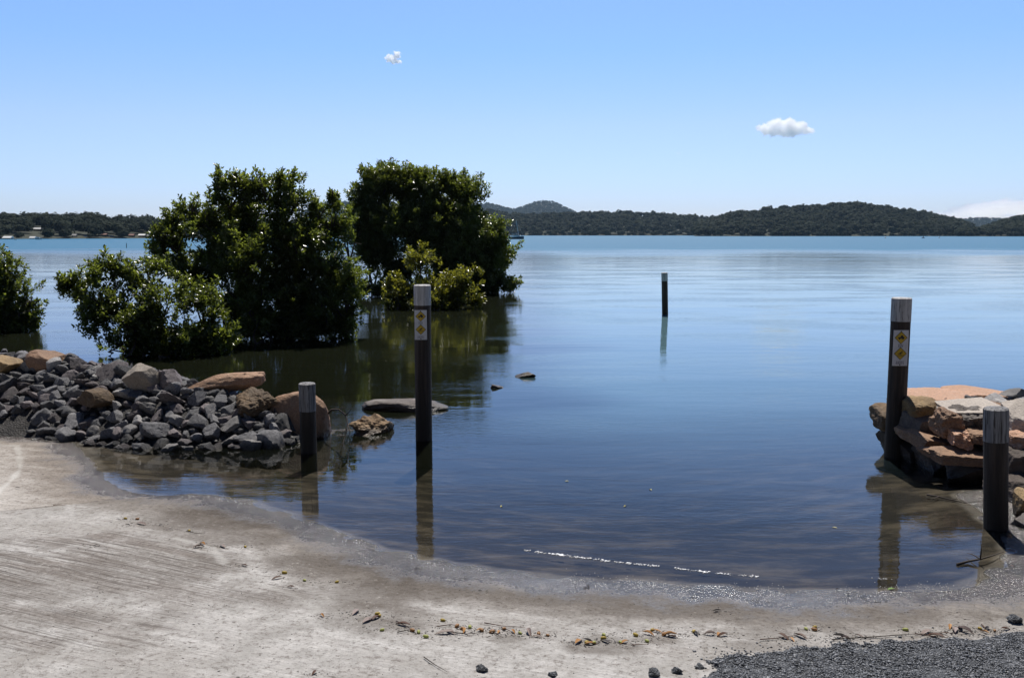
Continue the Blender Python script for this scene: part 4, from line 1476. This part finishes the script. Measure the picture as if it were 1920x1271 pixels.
# ------------------------------------------------------------------ bitumen and gravel at the lower right
AP = wpoly([(1325, 1300), (1330, 1262), (1345, 1242), (1400, 1232), (1455, 1222), (1520, 1214), (1600, 1206), (1690, 1199), (1780, 1201), (1860, 1190), (1960, 1176)], .08)
AP = np.vstack([AP, [[5.5, 4.6], [6.5, 1.5], [1.1, 1.5], [0.95, 2.6]]])
P, Fm = grid_mesh(np.arange(.7, 6.5, .022), np.arange(1.5, 5.2, .022))
ed = polydist(P, np.vstack([AP, AP[:1]]))
ins = inpoly(P, AP)
sdA = np.where(ins, ed, -ed) + 0.07 * fbm(np.c_[P * 9, np.zeros(len(P))], 8, 4)
az = ramp_h(P) + np.clip(sdA * .35, -.03, .014) + .004 * fbm(np.c_[P * 20, np.zeros(len(P))], 12, 3)
tag(link('bitumen', mesh_np('bitumen', np.c_[P, az], Fm, M_asph, True)), 'crumbling dark bitumen edge at the lower right', kind='structure')
rg = np.random.default_rng(15)
n = 110000
c = np.c_[rg.uniform(.8, 3.8, n), rg.uniform(2.9, 4.9, n)]
ed = polydist(c, np.vstack([AP, AP[:1]]))
ins = inpoly(c, AP)
s_ = np.where(ins, ed, -ed) + .07 * fbm(np.c_[c * 9, np.zeros(n)], 8, 4)
keep = (s_ > 0) | ((s_ > -.14) & (rg.uniform(size=n) < .16 * np.exp(-np.abs(s_) / .05)))
c, s_ = c[keep], s_[keep]
n = len(c)
rad = rg.uniform(.0022, .0058, n) * np.where(rg.uniform(size=n) < .05, 1.8, 1)
z = ramp_h(c) + np.clip(s_ * .35, 0, .014) + rad * .35
D0, F0 = ICO[0]
jit = rg.uniform(.35, 1.3, (n, len(D0), 1))
V = (D0[None] * jit * rad[:, None, None] * np.array([1.2, 1, .75]) + np.c_[c, z][:, None]).reshape(-1, 3)
Fc = (F0[None] + (np.arange(n) * len(D0))[:, None, None]).reshape(-1, 3)
Mg = Mat('loose_gravel')
_t = Mg.attr('tone')
M_gr = Mg.surf(Mg.pbr(Mg.mix(_t, (0.045, 0.048, 0.054), (0.34, 0.35, 0.37)), .5))
tn = np.repeat(np.clip(rg.normal(.24, .25, n), 0, 1.0), len(D0))
tag(link('gravel', mesh_np('gravel', V, Fc, M_gr, False, {'tone': tn})), 'loose blue grey gravel over the bitumen', kind='stuff')
# lumps broken off the edge
lump = [rock_mesh('bitumen_lump', 700 + k, M_asph, 3, 10, (1, .9, .6), namp=.12, nfreq=4) for k in range(3)]
for i, (px, py, s, lab) in enumerate([(902, 1257, .024, 'dark bitumen lump lying alone on the pale concrete at the bottom'), (1037, 1266, .02, 'flat dark bitumen crumb near the bottom edge, second from the left'), (1226, 1265, .026, 'ragged bitumen crumb at the bottom edge left of the bitumen patch'),
                                      (1271, 1260, .022, 'bitumen crumb just left of the bitumen patch'), (1311, 1251, .02, 'bitumen crumb touching the tip of the bitumen patch'), (1903, 1166, .036, 'large dark bitumen lump at the right edge of the photo')]):
    p = on_ground(px, py)
    tag(link('bitumen_lump', lump[i % 3], None, p + np.array([0, 0, s * .35]), (0, 0, i), (s,) * 3), lab, 'bitumen lump', 'lumps broken off the bitumen edge')

# ------------------------------------------------------------------ debris line: seeds, leaves, twigs


def plain(name, a, b, rough=.6, sc=40):
    M = Mat(name)
    return M.surf(M.pbr(M.mix(M.ramp(M.noise(M.obj(), sc, 3), .35, .65), a, b), rough))


M_seedY = plain('seed_yellow', (0.42, 0.34, 0.03), (0.30, 0.17, 0.03))
M_seedG = plain('seed_green', (0.26, 0.30, 0.05), (0.40, 0.40, 0.12))
M_seedB = plain('seed_brown', (0.38, 0.20, 0.07), (0.20, 0.09, 0.03))
M_lfB = plain('leaf_brown', (0.16, 0.07, 0.035), (0.05, 0.025, 0.018))
M_lfO = plain('leaf_orange', (0.50, 0.27, 0.08), (0.36, 0.17, 0.06))
M_lfP = plain('bark_pale', (0.38, 0.31, 0.27), (0.22, 0.16, 0.14))
M_lfD = plain('leaf_dark', (0.022, 0.018, 0.018), (0.05, 0.04, 0.035))
M_lfY = plain('leaf_yellow', (0.42, 0.40, 0.10), (0.50, 0.42, 0.14))
M_lfG = plain('leaf_green', (0.12, 0.25, 0.05), (0.22, 0.34, 0.06))


def seed_mesh(mat, k):
    D, Fc = ICO[2]
    r = 1 + .06 * vnoise(D * 2.2 + k * 3, k)
    V = D * r[:, None] * np.array([1.35, .92, .85])
    V[:, 0] += .22 * np.clip(V[:, 0] - .8, 0, 1) * 2
    return mesh_np('mangrove_seed', V, Fc, mat, True)


def leaf_mesh(mat, k):
    rg = np.random.default_rng(k)
    n, curl, bend = 9, rg.uniform(.3, 1.2), rg.uniform(-.6, .6)
    V, Fs = [], []
    for i in range(n):
        t = i / (n - 1)
        w = .17 * math.sin(math.pi * min(1, t * 1.02 + .02)) ** .8 + .006
        y = bend * .35 * (t - .5) ** 2
        z = .10 * math.sin(math.pi * t * rg.uniform(.9, 1.1)) * curl
        for s, zz in ((-1, curl * w * .7), (0, 0), (1, curl * w * .7)):
            V.append((t - .5, y + s * w, z + zz + .02))
    nv = len(V)
    V += [(x, y, z - .02) for x, y, z in V]
    for i in range(n - 1):
        for s in (0, 1):
            a = i * 3 + s
            Fs.append((a, a + 1, a + 4, a + 3))
            Fs.append((a + nv, a + 3 + nv, a + 4 + nv, a + 1 + nv))
    rim = [i * 3 for i in range(n)] + [i * 3 + 2 for i in range(n - 1, -1, -1)]
    rim.insert(n, (n - 1) * 3 + 1)
    rim.append(1)
    for a, b_ in zip(rim, rim[1:] + rim[:1]):
        Fs.append((a, a + nv, b_ + nv, b_))
    return mesh_np('fallen_leaf', np.array(V), Fs, mat, False)


SEED = {c: [seed_mesh(m_, k) for k in range(3)] for c, m_ in (('y', M_seedY), ('g', M_seedG), ('b', M_seedB))}
LEAF = {c: [leaf_mesh(m_, 10 * ord(c) + k) for k in range(4)] for c, m_ in (('b', M_lfB), ('o', M_lfO), ('p', M_lfP), ('d', M_lfD), ('n', M_lfG), ('y', M_lfY))}
rg = np.random.default_rng(99)
SL = {'y': 'small round yellow mangrove seed washed up on the concrete ramp', 'g': 'small bright green mangrove seed washed up on the concrete ramp', 'b': 'small brown mangrove seed washed up on the concrete ramp'}
LL = {'b': 'curled reddish brown leaf washed up on the concrete ramp', 'o': 'dry orange leaf washed up on the concrete ramp', 'p': 'pale grey strip of bark washed up on the concrete ramp', 'd': 'small blackened leaf washed up on the concrete ramp', 'n': 'fresh green leaf lying at the water edge beside the signed post reflection'}
seeds = [(235, 973, 'y'), (258, 974, 'b'), (355, 996, 'y'), (460, 1026, 'y'), (533, 1075, 'y'), (571, 1089, 'g'), (632, 1092, 'y'), (707, 1152, 'y'), (712, 1155, 'y'), (830, 1164, 'y'), (717, 1182, 'g'), (773, 1183, 'b'), (785, 1186, 'g'), (799, 1195, 'g'),
         (857, 1175, 'b'), (881, 1177, 'g'), (903, 1183, 'b'), (868, 1180, 'b'), (923, 1186, 'b'), (945, 1180, 'b'), (1027, 1192, 'b'), (1132, 1191, 'g'), (1114, 1206, 'g'), (1163, 1205, 'g'), (1192, 1192, 'y'), (1223, 1182, 'y'), (1213, 1203, 'g'), (1100, 1206, 'y'),
         (1131, 1198, 'y'), (1301, 1185, 'y'), (1511, 1180, 'g'), (1528, 1177, 'y'), (1527, 1182, 'b'), (1837, 1179, 'y'), (1698, 1182, 'g'), (975, 1188, 'g'), (1010, 1190, 'b'), (1865, 1183, 'b'), (1245, 1190, 'b')]
for i, (px, py, c) in enumerate(seeds):
    p = on_ground(px, py)
    s = rg.uniform(.0072, .0108)
    tag(link('mangrove_seed', SEED[c][i % 3], None, p + np.array([0, 0, s * .7]), (rg.uniform(-.2, .2), rg.uniform(-.2, .2), rg.uniform(0, 6.3)), (s,) * 3), SL[c], 'seed', 'mangrove seeds washed up on the ramp')
lvs = [(266, 983, 'p', .10), (380, 1021, 'o', .07), (372, 1026, 'p', .07), (417, 1025, 'p', .08), (458, 1061, 'b', .05), (519, 1085, 'b', .07), (545, 1101, 'b', .05), (604, 1155, 'o', .045), (589, 1263, 'b', .045), (33, 915, 'd', .04), (180, 1023, 'd', .035), (667, 1149, 'p', .09), (690, 1164, 'p', .10),
       (704, 1160, 'b', .08), (755, 1172, 'b', .09), (833, 1188, 'p', .10), (845, 1186, 'p', .08), (870, 1184, 'o', .06), (900, 1182, 'o', .05), (922, 1184, 'p', .07), (935, 1186, 'o', .05), (962, 1185, 'o', .05), (992, 1187, 'p', .085), (1008, 1194, 'p', .05), (1085, 1204, 'o', .08), (1103, 1203, 'd', .06), (1108, 1208, 'o', .06),
       (1134, 1203, 'd', .07), (1170, 1205, 'o', .06), (1215, 1189, 'o', .07), (1232, 1185, 'o', .06), (1256, 1192, 'o', .08), (1262, 1195, 'b', .05), (1305, 1189, 'd', .06), (1331, 1190, 'p', .07), (1354, 1192, 'b', .07), (1347, 1190, 'o', .06), (1344, 1146, 'd', .05), (1500, 1194, 'b', .09), (1470, 1196, 'b', .08), (1485, 1200, 'o', .05),
       (1577, 1195, 'd', .08), (1585, 1197, 'p', .05), (1612, 1194, 'b', .05), (1781, 1176, 'o', .06), (1800, 1180, 'd', .07), (1810, 1184, 'p', .09), (1790, 1182, 'p', .10), (1850, 1180, 'd', .06), (1846, 1186, 'o', .05), (1885, 1180, 'b', .06), (1897, 1062, 'b', .03), (1103, 1102, 'd', .05), (780, 1066, 'd', .035), (871, 1084, 'd', .03), (120, 882, 'd', .03),
       (1570, 1105, 'd', .03), (1590, 1116, 'd', .04), (1420, 1125, 'd', .03), (1640, 1128, 'd', .03), (900, 1108, 'd', .025), (240, 985, 'd', .04), (300, 985, 'd', .03), (320, 992, 'd', .03), (1735, 1188, 'p', .10), (1755, 1194, 'b', .10)]
for i, (px, py, c, s) in enumerate(lvs):
    p = on_ground(px, py)
    tag(link('fallen_leaf', LEAF[c][i % 4], None, p + np.array([0, 0, .004]), (rg.uniform(-.2, .2), rg.uniform(-.2, .2), rg.uniform(0, 6.3)), (s * .95, s * .72, s * .85)), LL[c], 'leaf' if c != 'p' else 'bark strip', 'leaves and bark washed up on the ramp')
p = at_z(1671, 1104, .004)
tag(link('fallen_leaf', LEAF['n'][0], None, p, (0, 0, .3), (.05,) * 3), LL['n'], 'leaf')
for i, (px, py, lab) in enumerate([(1063, 902, 'yellow leaf floating on the dark water farthest from the foamy line'), (940, 949, 'yellow leaf floating nearest the signed post reflection'), (1565, 989, 'pale yellow leaf floating left of the tall right post reflection'), (1172, 949, 'yellow leaf floating in the middle of the ramp water'), (1220, 918, 'tiny yellow leaf floating in the middle of the channel')]):
    tag(link('floating_leaf', LEAF['y'][i % 4], None, at_z(px, py, .001), (0, 0, i * 1.3), (.035,) * 3), lab, 'leaf', 'leaves floating on the water')
tw = [((908, 1170), (940, 1175), (985, 1178)), ((690, 1163), (708, 1158), (714, 1160)), ((743, 1166), (757, 1174), (770, 1181)), ((745, 1187), (762, 1184), (775, 1182)), ((820, 1176), (845, 1173), (858, 1175)), ((848, 1188), (875, 1191), (905, 1188)), ((1185, 1211), (1200, 1210), (1214, 1211)),
      ((795, 1234), (815, 1248), (838, 1262)), ((1425, 1201), (1460, 1198), (1502, 1192)), ((1560, 1201), (1640, 1196), (1700, 1192)), ((1715, 1190), (1760, 1196), (1800, 1199)), ((1725, 1186), (1765, 1190), (1790, 1200)), ((1735, 1193), (1770, 1188), (1815, 1192)), ((1620, 1197), (1680, 1193), (1735, 1190)), ((1840, 1172), (1848, 1179), (1862, 1184)), ((918, 1180), (930, 1190), (944, 1198)), ((940, 1178), (955, 1184), (962, 1192)), ((350, 997), (370, 1002), (386, 1000)), ((100, 948), (112, 947), (122, 949))]
for i, t_ in enumerate(tw):
    branch('twig', [on_ground(*a) + np.array([0, 0, .006 + .003 * rg.uniform()]) for a in t_], .0029, 'thin dry twig in the debris line on the concrete ramp', M_twig if i % 2 else M_lfB, cat='twig', group='twigs washed up on the ramp', sides=5)
# crumbs between them
n = 2600
anch = np.array([on_ground(px, py)[:2] for px, py, *_ in seeds + lvs if py > 955])
ci = rg.integers(len(anch), size=n)
c = anch[ci] + rg.normal(size=(n, 2)) * np.array([.10, .035]) * rg.uniform(.2, 1.3, (n, 1))
ns = 900
c = np.vstack([c, np.c_[rg.uniform(-3.0, 2.6, ns), rg.uniform(3.5, 5.6, ns)]])
zc = ramp_h(c)
k = zc > .004
c, zc = c[k], zc[k]
n = len(c)
D0, F0 = ICO[0]
rad = rg.uniform(.0009, .0032, n)
ang = rg.uniform(0, 6.28, n)
st = np.c_[rg.uniform(.6, 3.2, n), rg.uniform(.5, 1, n), rg.uniform(.4, .8, n)]
Vd = D0[None] * rad[:, None, None] * st[:, None, :]
Vr = np.stack([Vd[..., 0] * np.cos(ang)[:, None] - Vd[..., 1] * np.sin(ang)[:, None], Vd[..., 0] * np.sin(ang)[:, None] + Vd[..., 1] * np.cos(ang)[:, None], Vd[..., 2]], -1)
V = (Vr + np.c_[c, zc + rad * .3][:, None]).reshape(-1, 3)
Fc = (F0[None] + (np.arange(n) * len(D0))[:, None, None]).reshape(-1, 3)
tag(link('litter', mesh_np('litter', V, Fc, M_lfD, False)), 'fine dark leaf litter and grit scattered over the ramp', kind='stuff')

# ------------------------------------------------------------------ clouds


def cloud(px, py, rx, ry, Y, dens, seed, label, lobes, soft=.35, scale=3.0, deep=.35, amp=2.2):
    c = at_y(px, py, Y)
    sx_, sz_ = rx / F * Y, ry / F * Y
    sy_ = sx_ * deep
    D, Fc = ICO[4]
    V = D * np.array([sx_, sy_, sz_]) * 1.6
    M = Mat('cloud_vapour')
    o = M.mapping(M.obj(), sc=(1 / sx_, 1 / sy_, 1 / sz_))
    big_ = M.n('TexNoise', {'Vector': M.mapping(M.obj(), loc=(seed * 3.1, seed, seed * .7), sc=(scale / sx_, scale * .45 / sx_, scale / sx_)), 'Scale': 1.0, 'Detail': 6.0, 'Roughness': .60}).outputs[0]
    f = None
    for lx, lz, lr, lh in lobes:
        v = M.mapping(o, loc=(-lx / lr, 0, -lz / lh), sc=(1 / lr, 1, 1 / lh))
        g = M.math('SUBTRACT', 1.0, M.n('VectorMath', {0: v}, operation='LENGTH').outputs['Value'])
        f = g if f is None else M.math('SMOOTH_MAX', f, g, .15)
    h = M.math('MULTIPLY_ADD', M.math('SUBTRACT', big_, .52), amp, f)
    d = M.math('MULTIPLY', M.ramp(h, 0.02, soft), dens)
    pv = M.n('VolumePrincipled', {'Color': (1, 1, 1), 'Density': d, 'Anisotropy': 0.6})
    M.t.links.new(pv.outputs[0], M.out.inputs[1])
    o_ = link('cloud', mesh_np('cloud', V, Fc, M.m, True), None, c)
    return tag(o_, label, 'cloud')


cloud(1470, 243, 54, 20, 6000, .05, 3, 'bright white cloud floating alone above the rounded hill', [(-.55, .0, .42, .62), (-.30, .35, .34, .62), (.12, .38, .40, .68), (.5, .22, .38, .58), (.78, -.05, .26, .42), (.1, -.25, .85, .5)], scale=4.5, soft=.30)
cloud(738, 109, 17, 15, 6000, .12, 8, 'small ragged white cloud high above the two tall mangroves', [(.35, .30, .5, .62), (-.15, -.1, .6, .6), (-.65, -.05, .3, .5), (.2, -.45, .7, .4)], scale=3.0, amp=2.8)
cloud(1840, 402, 240, 36, 14000, .02, 5, 'low pale cloud bank on the horizon at the right edge', [(-.35, -.25, .7, .4), (-.02, .2, .2, .5), (.18, .35, .22, .5), (.36, .3, .24, .5), (.6, .1, .4, .5), (.2, -.4, 1.0, .5)], scale=10.0, soft=.8, deep=.3, amp=2.0)
cloud(1272, 288, 9, 4, 6000, .02, 9, 'faint wisp of cloud above the low hills', [(0, 0, .8, .8)], scale=3.0, soft=.6, amp=2.6)

# ------------------------------------------------------------------ air
Mh = Mat('haze_air')
pv = Mh.n('VolumePrincipled', {'Color': (0.60, 0.80, 1.0), 'Density': 0.00006, 'Anisotropy': 0.2})
Mh.t.links.new(pv.outputs[0], Mh.out.inputs[1])
m = MB()
m.box((0, 2400, 75), (3600, 2600, 78.2))
tag(m.build('haze', Mh.m), 'thin blue haze over the lake', kind='stuff')
